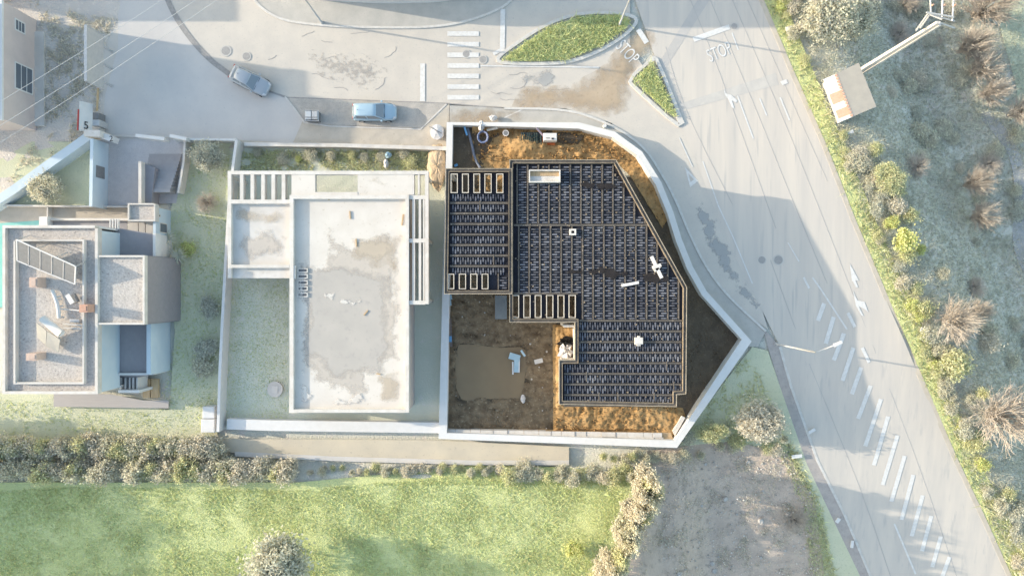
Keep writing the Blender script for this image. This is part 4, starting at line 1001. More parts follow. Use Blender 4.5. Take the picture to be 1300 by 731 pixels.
# billboard seen from behind
bi = empty('billboard', P(124,76,0), 'tall grey billboard on posts standing on the waste ground by the plaza', 'billboard')
T0, T1, B0, B1 = P(111.5,37,4.6), P(111,105,4.6), P(129.5,45,2.2), P(128.5,112,2.2)
T0 = Vector((B0.x-.05, B0.y+.0, 4.6)); T1 = Vector((B1.x-.05, B1.y, 4.6))
m = MB(); m.box(B0.x-.09,B0.x+.05,B1.y,B0.y,2.0,4.7); m.build('panel', M('billboard_sheet', (216,214,212), (204,203,203), 3, rough=.6), bi)
m = MB(); m.box(B0.x-.16,B0.x+.09,B1.y-.06,B0.y+.06,4.7,4.78); m.box(B0.x-.16,B0.x+.09,B1.y-.06,B1.y-.002,2.0,4.7); m.box(B0.x-.16,B0.x+.09,B0.y+.002,B0.y+.06,2.0,4.7); m.build('frame', metalm, bi)
for y in (B1.y+.8, (B0.y+B1.y)/2, B0.y-.8):
    m = MB(); m.box(B0.x-.35,B0.x-.2,y-.08,y+.08,0,4.6); m.build('post', metalm, bi)
m = MB(); m.tube([P(124.5,112,2), P(123,141,1.6)], .11, 6); tag(m.build('rail', timber), 'straight pale rail between the billboard and the meter cabinets', 'rail')

# ------------------------------------------------------------------ building at the left edge and blocks beyond the frame
eb = empty('pink_house', P(30,90,0), 'pale pink rendered house with two dark windows at the left edge of the street', 'house')
xr = mx(46.5); yt, yb = my(26), my(166)
def tower(name, x0, x1, y0, y1, h, mat, parent, rows=2, cols=3, side='E'):
    m = MB(); m.box(x0,x1,y0,y1,-.2,h); w = m.build('wall', mat, parent)
    m = MB(); t = .3; m.box(x0-.15,x1+.15,y0-.15,y0+t,h,h+.4); m.box(x0-.15,x1+.15,y1-t,y1+.15,h,h+.4); m.box(x0-.15,x0+t,y0+t,y1-t,h,h+.4); m.box(x1-t,x1+.15,y0+t,y1-t,h,h+.4)
    m.build('parapet', white, parent)
    for r in range(rows):
        for c in range(cols):
            z = 1.0 + r*2.9; yy = y0 + (y1-y0)*(c+.5)/cols
            if z + 1.3 > h: continue
            m = MB(); m.box(x1,x1+.05,yy-.75,yy+.75,z-.08,z); m.box(x1,x1+.05,yy-.75,yy+.75,z+1.3,z+1.38); m.box(x1,x1+.05,yy-.75,yy-.67,z,z+1.3); m.box(x1,x1+.05,yy+.67,yy+.75,z,z+1.3)
            f = m.build('window', white, parent); m = MB(); m.box(x1+.004,x1+.02,yy-.67,yy+.67,z,z+1.3); m.build('pane', windowm, f)
m = MB(); m.box(xr-9, xr, yb, yt, -.2, 4.7); m.build('wall', M('pink_render', (236,222,217), (228,215,211), 1, rough=.9), eb)
m = MB(); m.box(xr-9, xr+.12, yb-.12, yt+.12, 4.7, 4.95); m.build('eaves', white, eb)
m = MB(); m.box(xr-9, xr-.35, yb+.3, yt-.3, 4.95, 5.15); m.build('roof', whitedirt, eb)
for y0, y1, z0, z1 in ((122,92,.7,3.0),(51,39.5,1.8,3.0)):
    a, b = my(y0), my(y1); m = MB(); m.box(xr,xr+.06,a-.12,a,z0-.1,z1+.1); m.box(xr,xr+.06,b,b+.12,z0-.1,z1+.1); m.box(xr,xr+.06,a,b,z0-.1,z0); m.box(xr,xr+.06,a,b,z1,z1+.1)
    f = m.build('window', white, eb); m = MB(); m.box(xr+.004,xr+.02,a,b,z0,z1); m.build('pane', windowm, f)
    for k in range(1,3): m = MB(); m.box(xr+.02,xr+.05,a,b,z0+(z1-z0)*k/3-.03,z0+(z1-z0)*k/3+.03); m.build('glazing_bar', white, f)
m = MB(); m.box(xr,xr+.9,yb+.4,yt-1.2,-.1,.3); m.build('plinth', conc, eb)
t1 = empty('apartment_block', (mx(-120),my(80),0), 'tall pale apartment block beyond the pink house whose shadow covers the plaza', 'building')
tower('b', mx(-250), mx(-62), my(150), my(18), 10.3, render_g, t1, 3, 4)
m = MB(); m.box(mx(-110), mx(-64), my(108), my(46), 10.31, 12.2); m.build('shadow_rooftop_box', render_g, t1)  # unseen rooftop volume added to lengthen the shadow on the plaza
t2 = empty('apartment_block', (mx(-120),my(-60),0), 'pale apartment block beyond the top left corner of the street', 'building')
tower('b', mx(-250), mx(-62), my(-34), my(-160), 8.2, render_g, t2, 2, 4)
t3 = empty('street_building', (mx(480),my(-60),0), 'large white building with a curved front beyond the top of the street', 'building')
fp = smooth_poly([(372,-18),(395,-1),(430,3),(490,5.5),(560,4),(590,-3),(600,-14)], 1, False)
w = [P(a, b, 0) for a, b in fp]
m = MB(); m.prism([(p.x, p.y) for p in w] + [(w[-1].x+.2, w[-1].y+9), (w[0].x, w[0].y+9)], -.2, 4.2); m.build('front_wall', white, t3)
m = MB(); m.box(mx(372), mx(612), my(-28), my(-150), -.2, 9.2); m.build('upper_block', white, t3)

# ------------------------------------------------------------------ transformer shed, pylon, street lamps, cables
zg = float(hz(mx(1085), my(115)))
shd = empty('transformer_shed', (mx(1083),my(116),zg), 'small flat roofed transformer shed with white and brick red bands beside the road', 'shed')
tp_ = [P(q[0],q[1],3.1) for q in ((1061,94),(1090,80),(1112.5,135.5),(1082,148.5))]
m = MB(); m.prism([(p.x,p.y) for p in tp_], 2.95, 3.12); m.build('roof', shedroof, shd)
cen = sum(tp_, Vector())/4; wl_ = [cen + (p-cen)*.965 for p in tp_]
m = MB(); m.prism([(p.x,p.y) for p in wl_], zg-.5, 2.95); m.build('wall', white, shd)
# west side: lean-to canopy of tiles and white sheet
A0, A1 = tp_[0], tp_[3]; out = Vector((-(A1-A0).y, (A1-A0).x, 0)).normalized(); out = out if out.x < 0 else -out
for f0, f1, mt in ((.0,.36,white),(.36,.6,terra),(.6,.74,white),(.74,.93,terra),(.93,1,white)):
    a = A0.lerp(A1,f0); b = A0.lerp(A1,f1); m = MB()
    p = [a, b, b+out*.95, a+out*.95]; z = [2.93,2.93,2.55,2.55]
    m.add([(q.x,q.y,zz) for q,zz in zip(p,z)] + [(q.x,q.y,zz-.09) for q,zz in zip(p,z)], [(0,1,2,3),(7,6,5,4),(0,4,5,1),(1,5,6,2),(2,6,7,3),(3,7,4,0)]); m.build('canopy_panel', mt, shd)
n = 14
for i in range(n):
    c = A0.lerp(A1,(i+.5)/n); m = MB(); m.bar(c-out*.1+Vector((0,0,3.13)), c+out*.16+Vector((0,0,3.08)), .17, .05); m.v = [(x,y,z-3.1) for x,y,z in m.v]; m.build('ridge_tile', terra, shd)
ph = 12.2; b0 = P(1098.5,87.5,0); zg2 = float(hz(b0.x,b0.y))
py_ = empty('power_pylon', (b0.x,b0.y,zg2), 'tall tapered concrete power pylon with steel crossarm beside the transformer shed', 'pylon')
m = MB(); m.bar((b0.x-.12,b0.y,zg2-.5),(b0.x-.12,b0.y,ph), .62,.3, (0,1,0), .34,.2); m.build('pole', M('pole_concrete', (244,240,234), (230,225,218), 2, rough=.8), py_)
m = MB(); m.bar((b0.x+.14,b0.y-.12,zg2-.5),(b0.x+.12,b0.y-.1,ph-.2), .26,.3, (0,1,0), .2,.2); m.build('pole_flange', conc, py_)
def Q(px,py,z): return P(px,py,z)
m = MB()
for a, b in (((1178,18,ph-.3),(1212,27,ph-.3)),((1176,16,ph+.1),(1211,22,ph+.1)),((1181,0,ph+.2),(1182,18,ph-.1)),((1197,-6,ph+.3),(1196,22,ph)),((1211,-6,ph+.3),(1209,27,ph-.2)),((1163,39,ph-1.5),(1178,18,ph-.2)),((1168,36,ph-1.5),(1183,16,ph-.2)),((1190,28,ph-.6),(1212,36,ph-1.5)),((1178,18,ph-.3),(1196,25,ph))): m.tube([P(*a),P(*b)], .07, 5)
m.build('crossarm', metalm, py_)
for q in ((1182,8,ph),(1197,8,ph),(1210,8,ph)):
    c = P(*q); m = MB(); m.cyl((c.x,c.y), .1, ph, ph+.35, 8, .06); m.build('insulator', terra, py_)
for i, (q, e) in enumerate((((1182,6,ph+.3),(1178,-140,ph)),((1197,6,ph+.3),(1203,-140,ph)),((1210,6,ph+.3),(1222,-140,ph)))):
    m = MB(); a, b = P(*q), P(*e); m.tube([a.lerp(b,t/8) - Vector((0,0,.6*math.sin(math.pi*t/8))) for t in range(9)], .02, 4)
    tag(m.build('power_cable', wirem), 'thin cable leaving the concrete pylon crossarm beyond the top edge', 'cable', 'cables on the concrete pylon')
def lamp(base, top_arm, h, label, arm_len=1.9):
    b = P(*base); r = empty('street_lamp', b, label, 'street lamp')
    m = MB(); m.tube([b, b+Vector((0,0,h*.5)), b+Vector((0,0,h))], [.1,.08,.06], 10); m.build('pole', metalm, r, True)
    m = MB(); m.cyl((b.x,b.y), .2, b.z, b.z+.35, 12, .13); m.build('base', metalm, r)
    d = Vector((top_arm[0], top_arm[1], 0)).normalized()
    t = b+Vector((0,0,h)); e = t + d*arm_len + Vector((0,0,.35))
    m = MB(); m.tube([t, t+d*arm_len*.5+Vector((0,0,.25)), e], [.055,.05,.045], 8); m.build('arm', metalm, r, True)
    m = MB(); m.bar(e-d*.1, e+d*.65, .3, .12, w2=.2, h2=.08); hd = m.build('lamp_head', white, r); m = MB(); m.bar(e+d*.05-Vector((0,0,.07)), e+d*.55-Vector((0,0,.07)), .2, .03); m.build('lens', lamp_wht, hd)
lamp((985,436.5), (1,.45), 9.2, 'white street lamp leaning its arm over the shaded main road', 1.6)
lamp((786,32.5), (.4,1), 9.2, 'white street lamp on the grass of the leaf shaped traffic island')
lamp((409,29.5), (-.6,1), 9.2, 'grey street lamp on the curved top sidewalk near the white building')
for i, (a, b) in enumerate((((16,116),(111,56)),((15,147),(157,56)),((37,154),(187,56)))):
    s = (b[1]-a[1])/(b[0]-a[0]); f = lambda x: (x, a[1]+s*(x-a[0]))
    p, q = P(*f(-90),8.5), P(*f(330),8.5); m = MB(); m.tube([p.lerp(q,t/10) - Vector((0,0,.5*math.sin(math.pi*t/10))) for t in range(11)], .022, 4)
    tag(m.build('overhead_cable', wirem), ('upper', 'middle', 'lower')[i] + ' one of the three white cables crossing the waste ground at left', 'cable')

# ------------------------------------------------------------------ cars
def loft(sections, close=True):
    n = len(sections[0]); m = MB()
    m.add([p for s in sections for p in s], [(i*n+k, i*n+(k+1)%n, (i+1)*n+(k+1)%n, (i+1)*n+k) for i in range(len(sections)-1) for k in range(n)] + [tuple(range(n-1,-1,-1)), tuple(range((len(sections)-1)*n, len(sections)*n))])
    return m
def car(px, rz, paint_m, label, L_=4.1, roof=(-1.72,.2), ws=.98, rear=-2.0, hood_len=2.05):
    r = empty('parked_car', P(*px, .0) + Vector((0,0,.045)), label, 'car', 'cars parked on the street', rz)
    def part(m, nm, mt, par=None, smooth=False, bev=0):
        me = bpy.data.meshes.new(nm); me.from_pydata(m.v, [], m.f); me.update()
        if smooth: me.shade_smooth()
        me.materials.append(mt); o = bpy.data.objects.new(nm, me); COL.objects.link(o); o.parent = par or r
        if bev:
            b = o.modifiers.new('bevel', 'BEVEL'); b.width = bev; b.segments = 2; b.limit_method = 'ANGLE'
        return o
    k = L_/4.1
    st = [(-2.06,.60,.38,.80),(-2.02,.74,.30,.90),(-1.8,.81,.24,.95),(-1.2,.845,.22,.97),(0,.85,.22,.96),(.8,.845,.22,.95),(1.2,.83,.22,.90),(1.6,.79,.24,.83),(1.88,.71,.28,.74),(2.0,.60,.34,.64),(2.05,.45,.38,.56)]
    secs = []
    for x, w, z0, z1 in st:
        x *= k; h = z1-z0
        secs.append([(x,-w*.86,z0),(x,w*.86,z0),(x,w,z0+h*.25),(x,w,z0+h*.62),(x,w*.93,z1-.05),(x,w*.74,z1),(x,0,z1+.035),(x,-w*.74,z1),(x,-w*.93,z1-.05),(x,-w,z0+h*.62),(x,-w,z0+h*.25)])
    part(loft(secs), 'body', paint_m, smooth=True)
    # greenhouse
    r0, r1 = roof[0]*k, roof[1]*k; w0, w1 = ws*k, rear*k; zt = 1.46; zb = .93
    base = [(w1,-.70,zb),(w0,-.76,zb-.02),(w0,.76,zb-.02),(w1,.70,zb)]; top = [(r0,-.545,zt-.05),(r1,-.575,zt-.03),(r1,.575,zt-.03),(r0,.545,zt-.05)]
    m = MB(); m.add(base+top, [(0,1,2,3),(4,5,6,7),(0,1,5,4),(1,2,6,5),(2,3,7,6),(3,0,4,7)]); part(m, 'pillars', paint_m)
    m = MB(); rs = []
    for x, w, dz in ((r0-.06,.46,-.07),(r0+.05,.54,-.01),(r0+.5,.58,.02),((r0+r1)/2,.59,.035),(r1-.35,.59,.025),(r1,.57,-.01),(r1+.06,.50,-.05)):
        rs.append([(x,-w,zt+dz-.07),(x,w,zt+dz-.07),(x,w,zt+dz-.04),(x,w*.8,zt+dz),(x,0,zt+dz+.02),(x,-w*.8,zt+dz),(x,-w,zt+dz-.04)])
    part(loft(rs), 'roof', paint_m, smooth=True)
    def pane(nm, a, b, c, d, inset=.07, off=.012, mt=carglass):
        q = [Vector(v) for v in (a,b,c,d)]; ce = sum(q, Vector())/4; n = (q[1]-q[0]).cross(q[3]-q[0]).normalized()
        if n.dot(ce - Vector((0,0,.9))) < 0: n = -n
        q = [v + (ce-v).normalized()*inset + n*off for v in q]
        m = MB(); m.add([tuple(v) for v in q] + [tuple(v - n*.01) for v in q], [(0,1,2,3),(7,6,5,4),(0,4,5,1),(1,5,6,2),(2,6,7,3),(3,7,4,0)]); part(m, nm, mt)
    B, T = base, top
    pane('windscreen', B[1], B[2], T[2], T[1], .06); pane('rear_window', B[3], B[0], T[0], T[3], .1)
    for s in (0, 1):
        i, j = (0, 1) if s == 0 else (3, 2)
        lp = lambda a, b, t: tuple(Vector(a).lerp(Vector(b), t))
        pane('side_window', lp(B[i],B[j],.1), lp(B[i],B[j],.46), lp(T[i],T[j],.5), lp(T[i],T[j],.03), .05)
        pane('side_window', lp(B[i],B[j],.47), lp(B[i],B[j],.93), lp(T[i],T[j],.97), lp(T[i],T[j],.53), .05)
        y = .86 if s else -.86
        m = MB(); m.bbox(.62*k,.78*k,y-.02 if s else y-.16,y+.16 if s else y+.02,.93,1.06,.03); part(m, 'wing_mirror', paint_m)
        m = MB(); yy = .6 if s else -.6; m.add([(1.72*k,yy*1.2,.80),(1.95*k,yy*.95,.70),(1.97*k,yy*.75,.69),(1.76*k,yy*.8,.80),(1.76*k,yy*1.22,.64),(1.98*k,yy*.98,.58),(2.0*k,yy*.75,.58)], [(0,1,2,3),(0,4,5,1),(1,5,6,2)])
        m.v = [(x+.02,yv,z+.012) for x,yv,z in m.v]; part(m, 'headlight', lamp_wht)
        m = MB(); m.bbox(-2.075*k,-1.96*k,yy-.1,yy+.14 if s else yy+.1,.70,.90,.02); part(m, 'tail_light', lamp_red)
        m = MB(); m.box(-1.2*k,1.0*k,y*.985,y*1.005,.5,.53); part(m, 'trim_strip', rubber)
        for x in (-1.28*k, 1.25*k):
            m = MB(); n = 18
            m.add([(x+.31*math.cos(t*2*math.pi/n), y*q, .31+.31*math.sin(t*2*math.pi/n)) for q in (.8,1.0) for t in range(n)], [tuple(range(n)), tuple(range(2*n-1,n-1,-1))] + [(t,(t+1)%n,n+(t+1)%n,n+t) for t in range(n)]); wh = part(m, 'wheel', rubber)
            m = MB(); m.add([(x+.19*math.cos(t*2*math.pi/n), y*q, .31+.19*math.sin(t*2*math.pi/n)) for q in (.9,1.012) for t in range(n)], [tuple(range(n)), tuple(range(2*n-1,n-1,-1))] + [(t,(t+1)%n,n+(t+1)%n,n+t) for t in range(n)]); part(m, 'rim', metalm, wh)
    m = MB(); m.bbox(-2.1*k,-1.98*k,-.62,.62,.36,.55,.03); part(m, 'rear_bumper', paint_m)
    m = MB(); m.bar((w0*1.0+.02,-.6,.95),(w0*.98+.02,.1,.955),.03,.03); m.bar((w0+.02,.1,.95),(w0+.02,.62,.95),.03,.03); part(m, 'wiper', rubber)
    m = MB(); m.box(r0+.25,r0+.28,-.015,.015,zt,zt+.25); part(m, 'aerial', rubber)
    return r
car((477.5,144.5), 0.0, bluepaint, 'pale blue hatchback parked in the cobbled bay beside the sidewalk', 4.15)
car((321,105.5), math.radians(-27), silver, 'silver blue saloon parked slanted at the edge of the shaded plaza', 3.95, roof=(-1.3,.1), ws=.85, rear=-1.8)

bn = empty('waste_container', P(395,147,0), 'grey wheeled waste container with a split lid at the end of the parking bay', 'container')
x0,x1,y0,y1 = wq((386.5,139.5,404,153.5), 1.15)
m = MB(); m.prism([(x0+.08,y0+.06),(x1-.08,y0+.06),(x1-.08,y1-.06),(x0+.08,y1-.06)], .15, 1.05); m.build('body', greymetal, bn)
m = MB(); m.box(x0,x1,y0,y1,.95,1.05); m.build('rim', metalm, bn)
for a, b, c, d, t in ((.06,.48,.12,.9,1.16),(.52,.94,.12,.9,1.16)):
    m = MB(); m.bbox(x0+(x1-x0)*a,x0+(x1-x0)*b,y0+(y1-y0)*c,y0+(y1-y0)*d,1.05,t,.05); m.build('lid', white if a < .1 else metalm, bn)
m = MB(); m.box(x0+.1,x1-.1,y0+.3,y0+.36,1.17,1.2); m.build('lid_bar', greymetal, bn)
for a, b in ((x0+.15,y0+.15),(x1-.15,y0+.15),(x0+.15,y1-.15),(x1-.15,y1-.15)): m = MB(); m.cyl((a,b), .09, .0, .16, 10); m.build('wheel', rubber, bn)
bgm = lump('bulk_bag', (555,168), .95, .68, .72, .32, tarp, 'round white bulk bag standing on the sandy sidewalk near the plot corner', 'bag', 6, 12, .14)
m = MB(); c = P(555,168,.5); m.cyl((c.x,c.y), .64, .05, .95, 12, .68); m.build('bag_side', tarp, bgm)
m = MB(); m.bar(c+Vector((-.2,.1,.75)), c+Vector((.5,-.25,.7)), .07, .05); m.bar(c+Vector((-.7,.45,.45)), c+Vector((-.35,.2,.72)), .1, .05); m.build('strap', greymetal, bgm)
lump('blue_sack', (493,197), .5, .3, .3, .4, paleblue, 'pale blue sack lying on the grass strip above the shell house', 'sack', 2)
lump('white_litter_bag', (490,208), .35, .22, .45, .3, tarp, 'white crumpled bag on the grass just above the shell house roof', 'bag', 7)
lump('white_sack', (626,150), .35, .4, .28, .3, tarp, 'white sack lying outside the north plot wall on the muddy kerb', 'sack', 8)
lump('sand_heap', (555,212), .45, .95, 2.2, .6, M('sand', (228,206,176), (212,190,160), 2, (190,168,140), 8, .6, bump=.8, bscale=8, bdist=.06), 'heap of pale sand in the strip between the shell house and the plot wall', 'sand heap', 3, 22, .14)
m = MB(); c = P(768,160,.3); m.cyl((c.x,c.y), .2, .03, .4, 10, .15); tag(m.build('bollard', white), 'small white bollard on the curved sidewalk by the north plot wall', 'bollard')
for i,(a,b) in enumerate(((1029,546),(1062,659),(1080,689),(1010,578),(1000,38),(1076,169),(1170,419))):
    m = MB(); g = P(a,b); an = rng.uniform(0,3); d = Vector((math.cos(an),math.sin(an),0))*rng.uniform(.25,.5); m.bar(g-d+Vector((0,0,.3)), g+d+Vector((0,0,.32)), rng.uniform(.25,.45), .08)
    m.v = [(x,y,z) for x,y,z in m.v]; tag(m.build('litter_board', white), 'small white scrap of board lying in the roadside grass', 'scrap', 'white scraps in the roadside grass')
for i in range(46):
    a, b = rng.uniform(845,1030), rng.uniform(575,728)
    if rng.random() < .3: a = rng.uniform(900,990)
    g = P(a,b); r = rng.uniform(.07,.26) if i > 6 else rng.uniform(.3,.48); m = MB(); n = 7
    m.add([(g.x+r*rng.uniform(.7,1.2)*math.cos(k*2*math.pi/n), g.y+r*rng.uniform(.6,1.1)*math.sin(k*2*math.pi/n), g.z-.1) for k in range(n)] + [(g.x+r*.6*rng.uniform(.6,1.2)*math.cos(k*2*math.pi/n), g.y+r*.6*rng.uniform(.7,1.1)*math.sin(k*2*math.pi/n), g.z+r*rng.uniform(.5,.9)) for k in range(n)], [tuple(range(n,2*n))]+[(k,(k+1)%n,n+(k+1)%n,n+k) for k in range(n)])
    tag(m.build('stone', stonem), 'pale stone scattered on the grey dirt lot beside the road', 'stone', 'pale stones on the dirt lot')

m = MB()
for i in range(1500):
    a, b = rng.uniform(838,1040), rng.uniform(568,732); g = P(a,b); r = rng.uniform(.02,.075) if rng.random() < .85 else rng.uniform(.08,.14)
    if not inside(np.array([a]), np.array([b]), [(850,570),(930,562),(1000,577),(1033,640),(1044,735),(800,735),(840,625)])[0]: continue
    zz = g.z + .13; m.add([(g.x-r,g.y,zz),(g.x,g.y-r*.8,zz),(g.x+r,g.y+r*.2,zz),(g.x,g.y+r,zz),(g.x+r*.2,g.y,zz+r*1.1)], [(0,1,4),(1,2,4),(2,3,4),(3,0,4)])
tag(m.build('rubble', M('rubble', (246,242,234), (214,208,200), 2, rough=.9, island=.3)), kind='stuff')
# ------------------------------------------------------------------ plants
def fast_mesh(name, V, F, mat):
    me = bpy.data.meshes.new(name); V = np.asarray(V, np.float32); F = np.asarray(F, np.int32); k = F.shape[1]
    me.vertices.add(len(V)); me.vertices.foreach_set('co', V.ravel()); me.loops.add(F.size); me.loops.foreach_set('vertex_index', F.ravel())
    me.polygons.add(len(F)); me.polygons.foreach_set('loop_start', np.arange(0, F.size, k, dtype=np.int32)); me.polygons.foreach_set('loop_total', np.full(len(F), k, np.int32))
    me.update(calc_edges=True); me.validate(); me.materials.append(mat); return me
def leaf_quads(C, size, seed, up=1.0):
    r = np.random.RandomState(seed); n = len(C)
    d = r.normal(size=(n,3)); d /= np.linalg.norm(d,axis=1)[:,None]; nrm = r.normal(size=(n,3)); nrm[:,2] += up; d[:,2] *= .5; e = np.cross(nrm,d); e /= np.linalg.norm(e,axis=1)[:,None]+1e-9
    s = size*r.uniform(.6,1.4,(n,1)); a = C-d*s; b = C+e*s*.5; c = C+d*s; dd = C-e*s*.5
    return np.stack([a,b,c,dd],1).reshape(-1,3), np.arange(4*n).reshape(n,4)
def crown_mesh(name, mat, seed, rx=1, ry=1, h=1.2, n=1500, size=.082, clumps=26, low=.12, spread=.2):
    r = np.random.RandomState(seed); cs = []
    while len(cs) < clumps:
        p = r.uniform(-1,1,3); q = p*np.array([1,1,1]); 
        if .25 < np.linalg.norm(q) < 1: cs.append(p*r.uniform(.7,1.0))
    cs = np.array(cs); k = r.randint(0,clumps,n); sc = r.uniform(.5,1.2,clumps)
    P_ = cs[k]*.78 + r.normal(size=(n,3))*spread*sc[k][:,None]
    P_[:,0] *= rx; P_[:,1] *= ry; P_[:,2] = low*h + (P_[:,2]+1)/2*h*(1-low)
    P_[:,2] = np.maximum(P_[:,2], .03)
    return fast_mesh(name, *leaf_quads(P_, size, seed+1), mat)
def twig_mesh(name, mat, seed, R=1.0, h=1.2, nb=60, sub=5, r0=.02, spread=1.0, droop=0):
    r = random.Random(seed); V = []; F = []
    def seg(a, b, ra, rb):
        d = (b-a).normalized(); x = d.orthogonal().normalized(); y = d.cross(x); i0 = len(V)
        for p, q in ((a,ra),(b,rb)):
            for k in range(3): V.append(tuple(p + (x*math.cos(k*2.094)+y*math.sin(k*2.094))*q))
        for k in range(3): F.append((i0+k, i0+(k+1)%3, i0+3+(k+1)%3, i0+3+k))
    for _ in range(nb):
        an = r.uniform(0, 2*math.pi); q = r.uniform(.15,1)**.6; tip = Vector((math.cos(an)*R*q*spread, math.sin(an)*R*q*spread, h*r.uniform(.55,1)*(1-.35*q*q)))
        a = Vector((r.uniform(-.05,.05), r.uniform(-.05,.05), 0)); mid = a.lerp(tip,.5) + Vector((0,0,.12*h)) + Vector((r.uniform(-.1,.1),r.uniform(-.1,.1),0))*R
        seg(a,mid,r0*1.4,r0); seg(mid,tip,r0,r0*.5)
        for k in range(sub):
            s = mid.lerp(tip, r.uniform(0,.95)); e = s + ((tip-mid).normalized()+Vector((r.uniform(-.9,.9),r.uniform(-.9,.9),r.uniform(-.4,.5))))*R*r.uniform(.12,.3)
            seg(s,e,r0*.6,r0*.35)
    return fast_mesh(name, V, F, mat)
def stem_mesh(name, seed, h=.8, r0=.06, limbs=5):
    r = random.Random(seed); m = MB(); m.tube([(0,0,-.25),(0.02,0.01,h*.35),(.03,-.02,h*.6)], [r0,r0*.7,r0*.45], 6)
    for k in range(limbs):
        a = r.uniform(0,6.28); s = (0.02,0,h*r.uniform(.2,.5)); m.tube([s,(math.cos(a)*.3,math.sin(a)*.3,h*.62),(math.cos(a)*.55,math.sin(a)*.55,h*.85)], [r0*.45,r0*.3,r0*.15], 5)
    me = bpy.data.meshes.new(name); me.from_pydata(m.v, [], m.f); me.update(); me.materials.append(bark); return me
LEAFM = []
for i, (mt, kw) in enumerate(((leaf_a,dict(n=1900)),(leaf_b,dict(n=1900,clumps=40)),(leaf_c,dict(n=1700,clumps=22)),(leaf_d,dict(n=2000,clumps=34)),(leaf_e,dict(n=1900,clumps=30)),(leaf_a,dict(n=1800,clumps=20,spread=.26)),(leaf_b,dict(n=2100,clumps=46,spread=.15)))):
    LEAFM.append(crown_mesh('foliage', mt, 40+i*7, **kw))
TWIGM = [twig_mesh('branches', twig_m, 5+i, nb=120+20*i, sub=9, r0=.011) for i in range(3)]
STEMM = [stem_mesh('stem', 3+i) for i in range(3)]
BIGM = {k: crown_mesh('foliage', mt, 90+k, n=11000, size=.045, clumps=90, spread=.14) for k, mt in ((0,leaf_a),(1,leaf_b),(3,leaf_d),(4,leaf_e),(6,leaf_b))}
def plant(px, rx, h, kind, label, cat='shrub', group=None, ry=None, name=None, z=None, lean=0, into=None):
    """rx is the crown radius in photo pixels, h its height in metres"""
    p = P(*px) if z is None else P(px[0], px[1], z)
    # stand it where its crown shows at this pixel
    zz = p.z + h*.55; k = (H-zz)/H; x, y = mx(px[0])*k, my(px[1])*k; g = float(hz(x, y)) if z is None else z
    if into is not None:
        a = rng.uniform(0, 6.28); R_ = rx/S*(H-zz)/H
        for nm, me, sc in (('bush', LEAFM[kind], (R_, R_, h/1.2)), ('stem', STEMM[rng.randrange(3)], (R_*.5, R_*.5, h))):
            o = bpy.data.objects.new(nm, me); COL.objects.link(o); o.parent = into; o.scale = sc
            o.location = Vector((x, y, g)) - into.location; o.rotation_euler = (0,0,a)
        return into
    r = empty(name or ('bare_shrub' if kind >= 10 else 'shrub'), (x, y, g), label, cat, group, rng.uniform(0, 6.28))
    R_ = rx/S*(H-zz)/H; Ry = (ry/S*(H-zz)/H) if ry else R_
    if ry: r.rotation_euler = (0,0,lean)
    def put(nm, me, sc, zoff=0):
        o = bpy.data.objects.new(nm, me); COL.objects.link(o); o.parent = r; o.scale = sc; o.location = (0,0,zoff); return o
    if kind >= 10: put('branches', TWIGM[(kind-10) % 3], (R_, Ry, h/1.2))
    else: put('foliage', BIGM[kind] if rx > 24 and kind in BIGM else LEAFM[kind], (R_*1.02, Ry*1.02, h/1.2))
    put('stem', STEMM[rng.randrange(3)], (R_*.5, Ry*.5, h))
    return r
def xr_at(py): return np.interp(my(py), RE_Y[::1], RE_X)*S + 650
# hedge along the right roadside
G1 = 'shrubs along the right roadside'
def right_edge(py): return float(np.interp(-py, [-1200,-731,-580,-370,-185,0,400], [1500,1280,1210,1120,1045,965,790]))
def land(py):
    for lim, t in ((20,'at the top of the road'),(70,'above the transformer shed'),(165,'level with the transformer shed'),(215,'just below the transformer shed'),(262,'beside the sunlit road middle'),(310,'above the bright yellow bush'),(352,'level with the first road arrow'),(395,'level with the second road arrow'),
                   (440,'by the round tan bush'),(490,'opposite the street lamp arm'),(545,'opposite the upper hatch stripes'),(590,'opposite the middle hatch stripes'),(640,'opposite the lower hatch stripes'),(690,'opposite the last hatch stripes')):
        if py < lim: return t
    return 'at the bottom end of the road'
for i in range(120):
    py = rng.uniform(-20,750); d = 20 + abs(rng.gauss(0,1))*22; px = right_edge(py) + d
    if 60 < py < 165 and 1035 < px < 1125: continue
    k = rng.choice([0,0,1,1,2,3,5,6,4]); rr = rng.uniform(7,15) * (1 if d > 30 else .75)
    lb = {0:'pale green leafy shrub', 1:'grey green leafy shrub', 2:'bright yellow green shrub', 3:'straw coloured dry shrub', 4:'dull dark green shrub', 5:'loose pale green shrub', 6:'dense grey green shrub'}[k]
    where = land(py); dep = 'at the kerb' if d < 32 else 'second row' if d < 50 else 'back row'
    plant((px,py), rr, rr/S*rng.uniform(.9,1.6), k, lb + ' ' + dep + ' ' + where, 'shrub', G1 + ', ' + lb + ' ' + dep + ' ' + where)
for i in range(85):
    py = rng.uniform(-10,740); px = right_edge(py) + rng.uniform(75,260)
    if px > 1330 or (60 < py < 165 and 1035 < px < 1130): continue
    k = rng.choice([1,4,4,6,6,3,11]); rr = rng.uniform(7,17); dd = px - right_edge(py)
    sl_ = ('larger ' if rr > 12 else 'small ') + {1:'grey green bush', 4:'dull dark bush', 6:'dense greyish bush', 3:'straw coloured bush', 11:'bare twiggy bush'}[k] + (' high' if dd < 135 else ' halfway down' if dd < 200 else ' low') + ' on the right slope ' + land(py)
    plant((px,py), rr, rr/S*rng.uniform(.5,1.0), k, sl_, 'bush', sl_ + ' (scrub on the right slope)')
